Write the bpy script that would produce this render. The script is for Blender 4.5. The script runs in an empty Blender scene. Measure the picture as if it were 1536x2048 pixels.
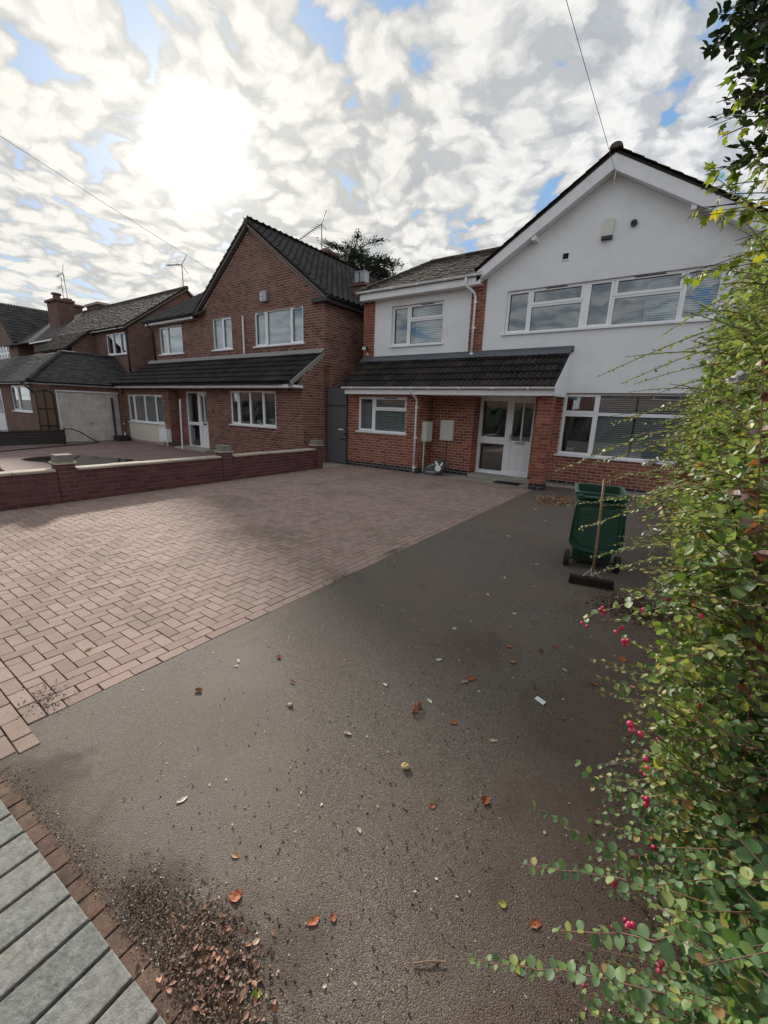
import bpy, math, random
import numpy as np
from mathutils import Vector, Matrix

random.seed(11)
rng = np.random.default_rng(11)
S = bpy.context.scene
COL = S.collection
R = math.radians

# ------------------------------------------------------------------ camera
EYE = np.array([0.0, 0.0, 1.85])


def cam_axes(yaw, pitch, roll):
    f = np.array([math.sin(yaw) * math.cos(pitch), math.cos(yaw) * math.cos(pitch), -math.sin(pitch)])
    r = np.array([math.cos(yaw), -math.sin(yaw), 0.0])
    d = np.cross(f, r)
    r2 = math.cos(roll) * r + math.sin(roll) * d
    d2 = -math.sin(roll) * r + math.cos(roll) * d
    return r2, d2, f


CR, CD, CF = cam_axes(R(-34.539), R(13.8736), R(-1.9501))
cam = bpy.data.cameras.new('camera')
cam_o = bpy.data.objects.new('camera', cam)
COL.objects.link(cam_o)
m = Matrix.Identity(4)
for i in range(3):
    m[i][0], m[i][1], m[i][2], m[i][3] = CR[i], -CD[i], -CF[i], EYE[i]
cam_o.matrix_world = m
cam.sensor_fit = 'VERTICAL'
cam.sensor_height = 36.0
cam.lens = 829.92 * 36.0 / 2048.0
cam.clip_start = 0.05
cam.clip_end = 3000
S.camera = cam_o

# ------------------------------------------------------------------ sun + sky
SUN_AZ = R(-56.6)      # from +Y towards +X
SUN_EL = R(25.2)
SUN_DIR = Vector((math.sin(SUN_AZ) * math.cos(SUN_EL), math.cos(SUN_AZ) * math.cos(SUN_EL), math.sin(SUN_EL)))
sun = bpy.data.lights.new('sun', 'SUN')
sun.energy = 4.6
sun.angle = R(5.0)
sun.color = (1.0, 0.93, 0.82)
sun_o = bpy.data.objects.new('sun', sun)
COL.objects.link(sun_o)
sun_o.rotation_euler = SUN_DIR.to_track_quat('Z', 'Y').to_euler()
sun_o.location = (0, 0, 30)

S.view_settings.view_transform = 'Standard'
S.view_settings.look = 'None'
S.view_settings.exposure = 0.45
S.view_settings.gamma = 1.0
S.cycles.max_bounces = 5
S.cycles.diffuse_bounces = 4
S.cycles.use_adaptive_sampling = True
S.cycles.adaptive_threshold = 0.03
S.cycles.transparent_max_bounces = 12
S.cycles.caustics_reflective = False
S.cycles.caustics_refractive = False


class NT:
    """small node-tree builder"""

    def __init__(self, tree):
        self.t = tree
        tree.nodes.clear()

    def n(self, typ, **kw):
        nd = self.t.nodes.new(typ)
        for k, v in kw.items():
            if k.startswith('_'):
                setattr(nd, k[1:], v)
            else:
                key = int(k[1:]) if k[0] == 'i' and k[1:].isdigit() else k.replace('__', ' ')
                sock = nd.inputs[key]
                if hasattr(v, 'is_output'):
                    self.t.links.new(v, sock)
                else:
                    sock.default_value = v
        return nd

    def math(self, op, a, b=0.0, clamp=False):
        nd = self.n('ShaderNodeMath', _operation=op, _use_clamp=clamp, i0=a, i1=b)
        return nd.outputs[0]

    def vmath(self, op, a, b=(0, 0, 0), out=0):
        nd = self.n('ShaderNodeVectorMath', _operation=op, i0=a, i1=b)
        return nd.outputs[out]

    def mix(self, fac, a, b, blend='MIX'):
        nd = self.n('ShaderNodeMix', _data_type='RGBA', _blend_type=blend)
        for key, v in ((0, fac), (6, a), (7, b)):
            if hasattr(v, 'is_output'):
                self.t.links.new(v, nd.inputs[key])
            else:
                nd.inputs[key].default_value = v if key == 0 else (tuple(v) + (1.0,))[:4]
        return nd.outputs[2]

    def ramp(self, fac, stops, interp='LINEAR'):
        nd = self.n('ShaderNodeValToRGB', i0=fac)
        cr = nd.color_ramp
        cr.interpolation = interp
        while len(cr.elements) < len(stops):
            cr.elements.new(0.5)
        for e, (p, c) in zip(cr.elements, stops):
            e.position = p
            e.color = (tuple(c) + (1.0,))[:4] if isinstance(c, (tuple, list)) else (c, c, c, 1)
        return nd.outputs[0]

    def noise(self, vec, scale, detail=3.0, rough=0.5, dist=0.0, out=0, dim='3D'):
        nd = self.n('ShaderNodeTexNoise', _noise_dimensions=dim, Scale=scale, Detail=detail, Roughness=rough, Distortion=dist)
        if vec is not None:
            self.t.links.new(vec, nd.inputs['Vector'])
        return nd.outputs[out]

    def smooth(self, v, lo, hi, a=0.0, b=1.0):
        nd = self.n('ShaderNodeMapRange', _interpolation_type='SMOOTHSTEP', Value=v)
        nd.inputs[1].default_value = lo
        nd.inputs[2].default_value = hi
        nd.inputs[3].default_value = a
        nd.inputs[4].default_value = b
        return nd.outputs[0]


W = bpy.data.worlds.new('World')
S.world = W
W.use_nodes = True
W.cycles.sampling_method = 'MANUAL'
W.cycles.sample_map_resolution = 512
w = NT(W.node_tree)
sky = w.n('ShaderNodeTexSky', _sky_type='NISHITA', _sun_disc=False)
sky.sun_elevation = SUN_EL
sky.sun_rotation = SUN_AZ
sky.air_density = 1.2
sky.dust_density = 1.0
sky.ozone_density = 2.0
d = w.vmath('NORMALIZE', w.n('ShaderNodeTexCoord').outputs['Generated'])
sep = w.n('ShaderNodeSeparateXYZ', i0=d)
zc = w.math('MAXIMUM', sep.outputs[2], 0.0)
zd = w.math('ADD', zc, 0.17)
uv = w.n('ShaderNodeCombineXYZ', i0=w.math('DIVIDE', sep.outputs[0], zd), i1=w.math('DIVIDE', sep.outputs[1], zd), i2=0.0).outputs[0]
uv = w.vmath('ADD', uv, (3.17, 1.42, 0.0))


def warped(vec, scale, amt, det=3.0):
    nn = w.noise(vec, scale, det, 0.6, out=1, dim='2D')
    ws = w.vmath('SCALE', w.vmath('SUBTRACT', nn, (0.5, 0.5, 0.5)))
    ws.node.inputs[3].default_value = amt
    return w.vmath('ADD', vec, ws)


uvp = warped(warped(uv, 1.5, 0.26, 1.0), 9.0, 0.085, 4.0)
v1 = w.n('ShaderNodeTexVoronoi', _voronoi_dimensions='2D', _feature='SMOOTH_F1', Vector=uvp, Scale=6.6, Smoothness=0.12, Randomness=1.0).outputs['Distance']
v2 = w.n('ShaderNodeTexVoronoi', _voronoi_dimensions='2D', _feature='SMOOTH_F1', Vector=uvp, Scale=16.0, Smoothness=0.22, Randomness=1.0).outputs['Distance']
big = w.noise(uv, 1.25, 2.0, 0.5, dim='2D')
fine = w.noise(uvp, 7.5, 6.0, 0.62, dim='2D')
sun2 = (SUN_DIR.x, SUN_DIR.y)
off = 0.038
fine_s = w.noise(w.vmath('ADD', uvp, (sun2[0] * off, sun2[1] * off, 0.0)), 7.5, 6.0, 0.62, dim='2D')
relief = w.math('SUBTRACT', fine, fine_s)
# gap: large between the puffs
seam = w.math('ADD', w.math('ADD', w.math('MULTIPLY', v1, 0.95), w.math('MULTIPLY', v2, 0.55)), w.math('MULTIPLY', w.math('SUBTRACT', 0.5, fine), 0.50))
hole = w.math('ADD', seam, w.math('MULTIPLY', w.math('SUBTRACT', 0.5, big), 0.95))
cover = w.smooth(hole, 1.13, 0.92)
sd = w.vmath('DOT_PRODUCT', d, tuple(SUN_DIR), out=1)
sdc = w.math('MAXIMUM', sd, 0.0)
glow_w = w.math('POWER', sdc, 4.0)
glow_m = w.math('POWER', sdc, 42.0)
glow_t = w.math('POWER', sdc, 700.0)
tone = w.math('ADD', w.smooth(seam, 0.36, 1.0, 0.0, 1.0), w.math('MULTIPLY', relief, -1.7))
tone = w.math('ADD', tone, w.smooth(big, 0.30, 0.72, -0.05, 0.20), clamp=True)
cl_hi = w.mix(glow_w, (0.67, 0.68, 0.69), (0.70, 0.675, 0.62))
cl_lo = w.mix(glow_w, (0.30, 0.335, 0.385), (0.36, 0.37, 0.37))
cloud = w.mix(w.math('MULTIPLY', tone, w.math('ADD', 0.62, w.math('MULTIPLY', fine, 0.45))), cl_hi, cl_lo)
skyc = w.vmath('SCALE', sky.outputs[0])
skyc.node.inputs[3].default_value = 0.085
gap = w.mix(0.70, skyc, (0.13, 0.31, 0.58))
gap = w.mix(w.math('MULTIPLY', glow_w, 0.35), gap, (0.42, 0.48, 0.55))
col = w.mix(cover, gap, cloud)
haze = w.smooth(zc, 0.0, 0.22, 1.0, 0.0)
col = w.mix(w.math('MULTIPLY', haze, 0.55), col, (0.74, 0.74, 0.69))
gl = w.vmath('SCALE', w.n('ShaderNodeCombineXYZ', i0=1.0, i1=0.95, i2=0.84).outputs[0])
w.t.links.new(w.math('ADD', w.math('MULTIPLY', glow_m, 0.15), w.math('MULTIPLY', glow_t, 1.6)), gl.node.inputs[3])
col = w.vmath('ADD', col, gl)
bg = w.n('ShaderNodeBackground', Color=col, Strength=1.0)
out = w.n('ShaderNodeOutputWorld', Surface=bg.outputs[0])

# ------------------------------------------------------------------ materials
MATS = {}


def new_mat(name):
    mt = bpy.data.materials.new(name)
    mt.use_nodes = True
    MATS[name] = mt
    nt = NT(mt.node_tree)
    return mt, nt


def finish(nt, shader):
    nt.n('ShaderNodeOutputMaterial', Surface=shader)


def rnd(nt):
    o = nt.n('ShaderNodeObjectInfo').outputs['Random']
    g = nt.n('ShaderNodeNewGeometry').outputs['Random Per Island']
    return nt.math('FRACT', nt.math('ADD', nt.math('MULTIPLY', o, 7.31), nt.math('MULTIPLY', g, 5.77)))


def pos(nt):
    return nt.n('ShaderNodeNewGeometry').outputs['Position']


def plain(name, col, rough=0.6, noise_amt=0.12, noise_scale=6.0, bump=0.0, bump_scale=60.0, metal=0.0, spec=0.5, dirt=None, dirt_amt=0.0, dirt_scale=1.5):
    mt, nt = new_mat(name)
    p = pos(nt)
    n1 = nt.noise(p, noise_scale, 3.0, 0.6)
    c = nt.mix(n1, tuple(x * (1 - noise_amt) for x in col), tuple(min(1, x * (1 + noise_amt)) for x in col))
    if dirt:
        dn = nt.noise(p, dirt_scale, 4.0, 0.65, 0.4)
        c = nt.mix(nt.smooth(dn, 0.48, 0.78, 0.0, dirt_amt), c, dirt)
    b = nt.n('ShaderNodeBsdfPrincipled', Base__Color=c, Roughness=rough, Metallic=metal)
    b.inputs['Specular IOR Level'].default_value = spec
    if bump:
        bn = nt.noise(p, bump_scale, 3.0, 0.6)
        bp = nt.n('ShaderNodeBump', Strength=bump, Distance=0.01, Height=bn)
        nt.t.links.new(bp.outputs[0], b.inputs['Normal'])
    finish(nt, b.outputs[0])
    return mt


def pieces(name, stops, rough=0.85, grain=0.25, grain_scale=40.0, bump=0.35, bump_scale=90.0, stain=None, stain_amt=0.35, stain_scale=0.9, speck=0.0, spec=0.3):
    """material for bricks, tiles, pavers: a colour per piece, grain and stains on top"""
    mt, nt = new_mat(name)
    r = rnd(nt)
    p = pos(nt)
    c = nt.ramp(r, stops)
    g = nt.noise(p, grain_scale, 3.0, 0.65)
    c = nt.mix(1.0, c, nt.ramp(g, [(0.2, 1 - grain), (0.8, 1 + grain * 0.6)]), 'MULTIPLY')
    if speck:
        s = nt.noise(p, 260.0, 3.0, 0.7)
        c = nt.mix(nt.smooth(s, 0.56, 0.70, 0, speck), c, (0.62, 0.55, 0.49))
        c = nt.mix(nt.smooth(s, 0.44, 0.30, 0, speck), c, (0.07, 0.05, 0.04))
    if stain:
        sn = nt.noise(p, stain_scale, 4.0, 0.62, 0.5)
        c = nt.mix(nt.smooth(sn, 0.46, 0.74, 0, stain_amt), c, stain)
    b = nt.n('ShaderNodeBsdfPrincipled', Base__Color=c, Roughness=rough)
    b.inputs['Specular IOR Level'].default_value = spec
    bn = nt.noise(p, bump_scale, 4.0, 0.65)
    bp = nt.n('ShaderNodeBump', Strength=bump, Distance=0.004, Height=bn)
    nt.t.links.new(bp.outputs[0], b.inputs['Normal'])
    finish(nt, b.outputs[0])
    return mt


def leafmat(name, stops, trans=0.35, rough=0.45, back=None):
    mt, nt = new_mat(name)
    r = rnd(nt)
    c = nt.ramp(r, stops)
    if back:
        c = nt.mix(nt.math('MULTIPLY', nt.n('ShaderNodeNewGeometry').outputs['Backfacing'], 0.6), c, back)
    b = nt.n('ShaderNodeBsdfPrincipled', Base__Color=c, Roughness=rough)
    b.inputs['Specular IOR Level'].default_value = 0.35
    tc = nt.mix(1.0, c, (1.5, 1.6, 0.7), 'MULTIPLY')
    t = nt.n('ShaderNodeBsdfTranslucent', Color=tc)
    mx = nt.n('ShaderNodeMixShader', i0=trans, i1=b.outputs[0], i2=t.outputs[0])
    finish(nt, mx.outputs[0])
    return mt


pieces('brick_ours', [(0.0, (0.185, 0.055, 0.036)), (0.3, (0.26, 0.078, 0.047)), (0.6, (0.315, 0.102, 0.058)), (0.85, (0.36, 0.138, 0.078)), (1.0, (0.225, 0.075, 0.053))], stain=(0.15, 0.07, 0.05), stain_amt=0.3, grain=0.18)
pieces('brick_next', [(0.0, (0.095, 0.042, 0.034)), (0.25, (0.160, 0.064, 0.047)), (0.55, (0.215, 0.088, 0.064)), (0.85, (0.255, 0.118, 0.088)), (1.0, (0.13, 0.058, 0.048))], stain=(0.26, 0.20, 0.16), stain_amt=0.35, stain_scale=0.55, grain=0.15)
pieces('brick_wall_purple', [(0.0, (0.085, 0.030, 0.034)), (0.4, (0.125, 0.042, 0.046)), (0.75, (0.160, 0.056, 0.056)), (1.0, (0.105, 0.042, 0.048))], stain=(0.05, 0.028, 0.027), stain_amt=0.45, stain_scale=2.5, grain=0.15)
pieces('brick_blue', [(0.0, (0.018, 0.018, 0.024)), (1.0, (0.045, 0.042, 0.050))], rough=0.55)
plain('mortar_ours', (0.50, 0.40, 0.345), 0.95, 0.2, 20, 0.3, 150)
plain('mortar_next', (0.43, 0.335, 0.285), 0.95, 0.25, 6, 0.3, 150)
plain('mortar_purple', (0.22, 0.15, 0.145), 0.95, 0.25, 12, 0.3, 150)
plain('mortar_grey', (0.30, 0.29, 0.28), 0.95)
plain('white_render', (0.80, 0.815, 0.825), 0.92, 0.05, 1.3, 0.35, 220, dirt=(0.55, 0.54, 0.51), dirt_amt=0.35, dirt_scale=1.1)
plain('white_plastic', (0.86, 0.87, 0.89), 0.32, 0.03, 2.0)
plain('white_paint', (0.82, 0.825, 0.84), 0.45, 0.05, 3.0, dirt=(0.55, 0.54, 0.50), dirt_amt=0.3, dirt_scale=2.5)
plain('cream_panel', (0.66, 0.61, 0.52), 0.8, 0.05, 3.0)
plain('meter_plastic', (0.66, 0.655, 0.60), 0.5, 0.05, 3.0)
plain('lead', (0.10, 0.11, 0.125), 0.55, 0.25, 9.0, 0.2, 40)
plain('pale_flashing', (0.25, 0.245, 0.235), 0.8, 0.25, 9.0, 0.3, 40)
plain('mortar_grey2', (0.15, 0.13, 0.115), 0.9, 0.25, 9.0)
plain('black_plastic', (0.014, 0.014, 0.016), 0.4, 0.1)
plain('rubber', (0.018, 0.018, 0.018), 0.7, 0.1)
plain('dark_timber', (0.035, 0.026, 0.026), 0.8, 0.35, 14.0, 0.3, 60)
plain('grey_gate', (0.105, 0.108, 0.12), 0.55, 0.10, 2.0, dirt=(0.07, 0.065, 0.06), dirt_amt=0.5, dirt_scale=1.4)
plain('brown_gate', (0.135, 0.088, 0.048), 0.7, 0.2, 9.0)
plain('concrete', (0.37, 0.34, 0.30), 0.95, 0.2, 7.0, 0.4, 120, dirt=(0.14, 0.125, 0.10), dirt_amt=0.6, dirt_scale=4.0)
plain('coping', (0.42, 0.36, 0.29), 0.95, 0.2, 8.0, 0.4, 120, dirt=(0.17, 0.14, 0.11), dirt_amt=0.6, dirt_scale=4.5)
plain('pier_concrete', (0.20, 0.185, 0.165), 0.95, 0.3, 7.0, 0.4, 120)
plain('steel', (0.42, 0.43, 0.45), 0.35, 0.1, 8.0, metal=0.9)
plain('aerial_metal', (0.20, 0.20, 0.21), 0.5, 0.1, metal=0.5)
plain('cable', (0.06, 0.06, 0.06), 0.7)
plain('letter_white', (0.78, 0.80, 0.76), 0.6)
plain('dark_void', (0.012, 0.012, 0.013), 0.9)
plain('room_wall', (0.16, 0.16, 0.165), 0.9)
plain('blind_white', (0.62, 0.66, 0.70), 0.6)
plain('blind_grey', (0.46, 0.46, 0.46), 0.7)
plain('curtain', (0.52, 0.56, 0.60), 0.8, 0.08, 30.0)
plain('bin_green', (0.020, 0.078, 0.050), 0.42, 0.12, 5.0, 0.08, 200, dirt=(0.035, 0.06, 0.045), dirt_amt=0.5, dirt_scale=5)
plain('bin_inside', (0.008, 0.05, 0.03), 0.6)
plain('broom_wood', (0.23, 0.13, 0.075), 0.7, 0.3, 30.0)
plain('bristle', (0.022, 0.014, 0.012), 0.9, 0.3, 40.0)
plain('soil', (0.070, 0.048, 0.034), 1.0, 0.4, 60.0, 0.8, 120)
plain('stone_grey', (0.065, 0.066, 0.066), 0.75, 0.3, 9.0, 0.5, 30)
plain('bark', (0.075, 0.050, 0.035), 0.9, 0.3, 30.0)
plain('stem_red', (0.17, 0.085, 0.055), 0.7, 0.3, 40.0)
plain('tissue', (0.66, 0.62, 0.60), 0.9, 0.12, 30.0, 0.3, 60)
plain('paper', (0.72, 0.76, 0.74), 0.6)
plain('gravel_white', (0.50, 0.47, 0.43), 0.95, 0.4, 60.0, 1.0, 60)
plain('metal_flue', (0.36, 0.37, 0.38), 0.5, 0.1, metal=0.6)
plain('far_wall', (0.11, 0.060, 0.046), 0.95, 0.2, 3.0)

pieces('tile_black', [(0.0, (0.012, 0.010, 0.009)), (0.5, (0.022, 0.018, 0.016)), (1.0, (0.038, 0.031, 0.027))], rough=0.65, stain=(0.075, 0.062, 0.048), stain_amt=0.35, stain_scale=3.0, bump=0.5, spec=0.25)
pieces('tile_slate', [(0.0, (0.024, 0.024, 0.027)), (0.5, (0.040, 0.038, 0.040)), (1.0, (0.062, 0.057, 0.054))], rough=0.7, stain=(0.10, 0.09, 0.072), stain_amt=0.3, stain_scale=2.0, bump=0.5)
pieces('tile_brown', [(0.0, (0.026, 0.020, 0.016)), (0.45, (0.050, 0.038, 0.030)), (0.8, (0.078, 0.061, 0.050)), (1.0, (0.12, 0.10, 0.082))], rough=0.9, stain=(0.070, 0.062, 0.047), stain_amt=0.4, stain_scale=4.0, bump=0.8)
pieces('paver', [(0.0, (0.255, 0.178, 0.147)), (0.35, (0.315, 0.222, 0.186)), (0.7, (0.348, 0.250, 0.212)), (1.0, (0.285, 0.208, 0.175))], rough=0.9, grain=0.20, grain_scale=60, bump=0.7, bump_scale=220, stain=(0.150, 0.112, 0.086), stain_amt=0.55, stain_scale=0.9, speck=0.30)
pieces('paver_kerb', [(0.0, (0.105, 0.065, 0.047)), (0.5, (0.140, 0.086, 0.060)), (1.0, (0.165, 0.106, 0.072))], rough=0.95, grain=0.4, grain_scale=40, bump=0.9, bump_scale=160, stain=(0.060, 0.042, 0.031), stain_amt=0.85, stain_scale=8.0, speck=0.25)
pieces('plank_grey', [(0.0, (0.165, 0.175, 0.165)), (0.5, (0.205, 0.212, 0.20)), (1.0, (0.235, 0.23, 0.215))], rough=0.9, grain=0.55, grain_scale=36, bump=1.0, bump_scale=110, stain=(0.27, 0.235, 0.19), stain_amt=0.35, stain_scale=6, speck=0.22)

leafmat('leaf_round', [(0.0, (0.050, 0.105, 0.042)), (0.3, (0.078, 0.155, 0.058)), (0.6, (0.115, 0.205, 0.075)), (0.85, (0.18, 0.26, 0.085)), (0.96, (0.30, 0.32, 0.09)), (1.0, (0.33, 0.18, 0.08))], 0.33, 0.5, back=(0.20, 0.27, 0.17))
leafmat('leaf_hedge', [(0.0, (0.060, 0.105, 0.032)), (0.3, (0.105, 0.165, 0.046)), (0.6, (0.165, 0.22, 0.060)), (0.85, (0.25, 0.28, 0.078)), (0.95, (0.37, 0.34, 0.09)), (1.0, (0.36, 0.17, 0.07))], 0.36, 0.5, back=(0.20, 0.25, 0.14))
leafmat('leaf_dark', [(0.0, (0.010, 0.022, 0.010)), (0.6, (0.020, 0.045, 0.016)), (1.0, (0.035, 0.065, 0.022))], 0.12, 0.3)
leafmat('leaf_maple', [(0.0, (0.06, 0.11, 0.018)), (0.5, (0.13, 0.17, 0.025)), (0.85, (0.24, 0.25, 0.035)), (1.0, (0.38, 0.30, 0.05))], 0.45, 0.45)
leafmat('leaf_wine', [(0.0, (0.055, 0.020, 0.022)), (0.5, (0.12, 0.035, 0.030)), (0.8, (0.19, 0.12, 0.11)), (1.0, (0.25, 0.06, 0.03))], 0.25, 0.5)
leafmat('leaf_dead', [(0.0, (0.10, 0.045, 0.025)), (0.35, (0.24, 0.10, 0.045)), (0.65, (0.36, 0.17, 0.08)), (0.85, (0.46, 0.30, 0.17)), (1.0, (0.55, 0.45, 0.33))], 0.10, 0.7)
leafmat('leaf_debris', [(0.0, (0.032, 0.022, 0.016)), (0.45, (0.075, 0.047, 0.031)), (0.75, (0.135, 0.082, 0.052)), (0.92, (0.28, 0.19, 0.12)), (1.0, (0.50, 0.43, 0.34))], 0.05, 0.8)
leafmat('leaf_pink', [(0.0, (0.10, 0.05, 0.035)), (0.35, (0.22, 0.10, 0.065)), (0.65, (0.34, 0.17, 0.12)), (0.85, (0.46, 0.27, 0.20)), (1.0, (0.52, 0.40, 0.28))], 0.10, 0.7)
leafmat('needle', [(0.0, (0.012, 0.020, 0.010)), (0.6, (0.022, 0.034, 0.016)), (1.0, (0.040, 0.052, 0.024))], 0.15, 0.6)
leafmat('berry_pink', [(0.0, (0.40, 0.025, 0.070)), (0.6, (0.55, 0.045, 0.11)), (1.0, (0.62, 0.12, 0.16))], 0.12, 0.35)
leafmat('leaf_russet', [(0.0, (0.22, 0.055, 0.020)), (1.0, (0.38, 0.12, 0.035))], 0.1, 0.6)
leafmat('leaf_pale', [(0.0, (0.42, 0.36, 0.27)), (1.0, (0.60, 0.55, 0.45))], 0.1, 0.7)
leafmat('leaf_ochre', [(0.0, (0.52, 0.36, 0.15)), (1.0, (0.62, 0.46, 0.24))], 0.1, 0.7)
leafmat('leaf_lime', [(0.0, (0.30, 0.36, 0.06)), (1.0, (0.42, 0.44, 0.09))], 0.3, 0.6)


def tarmac_mat(name, base=(0.136, 0.111, 0.092)):
    mt, nt = new_mat(name)
    p = pos(nt)
    vor = nt.n('ShaderNodeTexVoronoi', _voronoi_dimensions='2D', Vector=p, Scale=200.0)
    cr = nt.n('ShaderNodeSeparateColor', i0=vor.outputs['Color'])
    stone = nt.ramp(cr.outputs[0], [(0.0, tuple(x * 0.60 for x in base)), (0.5, base), (0.85, tuple(x * 1.30 for x in base)), (0.97, (0.19, 0.165, 0.145)), (1.0, (0.30, 0.28, 0.25))])
    pit = nt.smooth(vor.outputs['Distance'], 0.40, 0.80, 0.0, 0.70)
    c = nt.mix(pit, stone, tuple(x * 0.42 for x in base))
    f2 = nt.noise(p, 420.0, 3.0, 0.7)
    c = nt.mix(1.0, c, nt.ramp(f2, [(0.25, 0.75), (0.75, 1.25)]), 'MULTIPLY')
    # dusty, worn and damp patches
    n1 = nt.noise(p, 0.9, 5.0, 0.6, 0.6)
    c = nt.mix(nt.smooth(n1, 0.40, 0.70, 0, 0.65), c, (0.150, 0.114, 0.088))
    n2 = nt.noise(p, 2.3, 5.0, 0.66, 0.9)
    c = nt.mix(nt.smooth(n2, 0.54, 0.80, 0, 0.55), c, (0.070, 0.049, 0.037))
    n3 = nt.noise(p, 0.55, 4.0, 0.6, 0.4)
    c = nt.mix(nt.smooth(n3, 0.52, 0.70, 0, 0.35), c, (0.105, 0.098, 0.093))
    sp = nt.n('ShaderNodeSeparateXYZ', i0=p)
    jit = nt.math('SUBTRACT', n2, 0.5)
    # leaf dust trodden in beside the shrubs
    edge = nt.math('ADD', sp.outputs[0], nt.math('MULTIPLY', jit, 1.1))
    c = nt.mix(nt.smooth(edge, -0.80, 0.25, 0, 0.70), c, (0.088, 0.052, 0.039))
    # soil smeared along the kerb course and round the swept heap
    n4 = nt.noise(p, 9.0, 4.0, 0.7, 0.6)
    j4 = nt.math('SUBTRACT', n4, 0.5)
    ky = nt.math('SUBTRACT', sp.outputs[1], nt.math('MULTIPLY', sp.outputs[0], 0.0506))
    ky = nt.math('ADD', ky, nt.math('ADD', nt.math('MULTIPLY', jit, 0.55), nt.math('MULTIPLY', j4, 0.35)))
    c = nt.mix(nt.smooth(ky, 0.78, 0.42, 0, 0.80), c, (0.066, 0.044, 0.031))
    for (cx, cy, rad, amt, colr) in ((-1.36, 0.50, 0.22, 0.85, (0.040, 0.027, 0.020)), (-0.98, 0.52, 0.30, 0.80, (0.058, 0.037, 0.026)), (-0.80, 0.74, 0.20, 0.55, (0.058, 0.045, 0.036)), (-2.30, 0.46, 0.24, 0.75, (0.055, 0.036, 0.026)), (-1.05, 2.95, 0.45, 0.35, (0.07, 0.045, 0.034)), (-1.9, 1.3, 0.35, 0.35, (0.10, 0.066, 0.05))):
        dd = nt.vmath('DISTANCE', p, (cx, cy, 0.0), out=1)
        dd = nt.math('ADD', dd, nt.math('ADD', nt.math('MULTIPLY', jit, 0.5 * rad), nt.math('MULTIPLY', j4, 1.3 * rad)))
        c = nt.mix(nt.smooth(dd, rad, rad * 0.25, 0, amt), c, colr)
    b = nt.n('ShaderNodeBsdfPrincipled', Base__Color=c, Roughness=nt.smooth(n3, 0.4, 0.7, 0.85, 0.70))
    b.inputs['Specular IOR Level'].default_value = 0.35
    h = nt.math('SUBTRACT', nt.math('MULTIPLY', f2, 0.5), vor.outputs['Distance'])
    bp = nt.n('ShaderNodeBump', Strength=0.55, Distance=0.005, Height=h)
    nt.t.links.new(bp.outputs[0], b.inputs['Normal'])
    finish(nt, b.outputs[0])


tarmac_mat('tarmac')


def far_brick(name, c1, c2, mortar, scale=1.0):
    mt, nt = new_mat(name)
    p = pos(nt)
    sp = nt.n('ShaderNodeSeparateXYZ', i0=p)
    v = nt.n('ShaderNodeCombineXYZ', i0=nt.math('ADD', sp.outputs[0], sp.outputs[1]), i1=sp.outputs[2], i2=0.0).outputs[0]
    br = nt.n('ShaderNodeTexBrick', Vector=v, Color1=c1 + (1,), Color2=c2 + (1,), Mortar=mortar + (1,), Scale=1.0)
    br.inputs['Mortar Size'].default_value = 0.010
    br.inputs['Brick Width'].default_value = 0.2286 * scale
    br.inputs['Row Height'].default_value = 0.083 * scale
    c = nt.mix(1.0, br.outputs[0], nt.ramp(nt.noise(p, 3.0, 8.0, 0.65), [(0.25, 0.7), (0.75, 1.25)]), 'MULTIPLY')
    b = nt.n('ShaderNodeBsdfPrincipled', Base__Color=c, Roughness=0.9)
    bp = nt.n('ShaderNodeBump', Strength=0.5, Distance=0.01, Height=br.outputs[1])
    bp.invert = True
    nt.t.links.new(bp.outputs[0], b.inputs['Normal'])
    finish(nt, b.outputs[0])


far_brick('brick_far', (0.20, 0.095, 0.068), (0.13, 0.062, 0.048), (0.24, 0.18, 0.15))
far_brick('brick_painted', (0.60, 0.58, 0.53), (0.55, 0.53, 0.48), (0.44, 0.42, 0.38))
far_brick('brick_chimney', (0.17, 0.065, 0.048), (0.10, 0.042, 0.034), (0.2, 0.16, 0.14))


def glass_mat(name, refl=0.125, tint=(0.86, 0.90, 0.90)):
    mt, nt = new_mat(name)
    fr = nt.math('POWER', nt.n('ShaderNodeLayerWeight', Blend=0.5).outputs['Facing'], 4.0)
    fac = nt.math('ADD', nt.math('MULTIPLY', fr, 0.85), refl, clamp=True)
    p = pos(nt)
    wob = nt.noise(p, 1.1, 2.0, 0.5)
    bp = nt.n('ShaderNodeBump', Strength=0.012, Distance=0.12, Height=wob)
    gl = nt.n('ShaderNodeBsdfGlossy', Color=(0.93, 0.97, 1.0, 1), Roughness=0.012, Normal=bp.outputs[0])
    tr = nt.n('ShaderNodeBsdfTransparent', Color=tint + (1,))
    mx = nt.n('ShaderNodeMixShader', i0=fac, i1=tr.outputs[0], i2=gl.outputs[0])
    finish(nt, mx.outputs[0])


glass_mat('glass')


def puddle_mat():
    mt, nt = new_mat('water')
    b = nt.n('ShaderNodeBsdfPrincipled', Base__Color=(0.045, 0.035, 0.028, 1), Roughness=0.03, IOR=1.33)
    b.inputs['Specular IOR Level'].default_value = 0.9
    finish(nt, b.outputs[0])


puddle_mat()

# ------------------------------------------------------------------ object helpers


def M_(x):
    return MATS[x] if isinstance(x, str) else x


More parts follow.
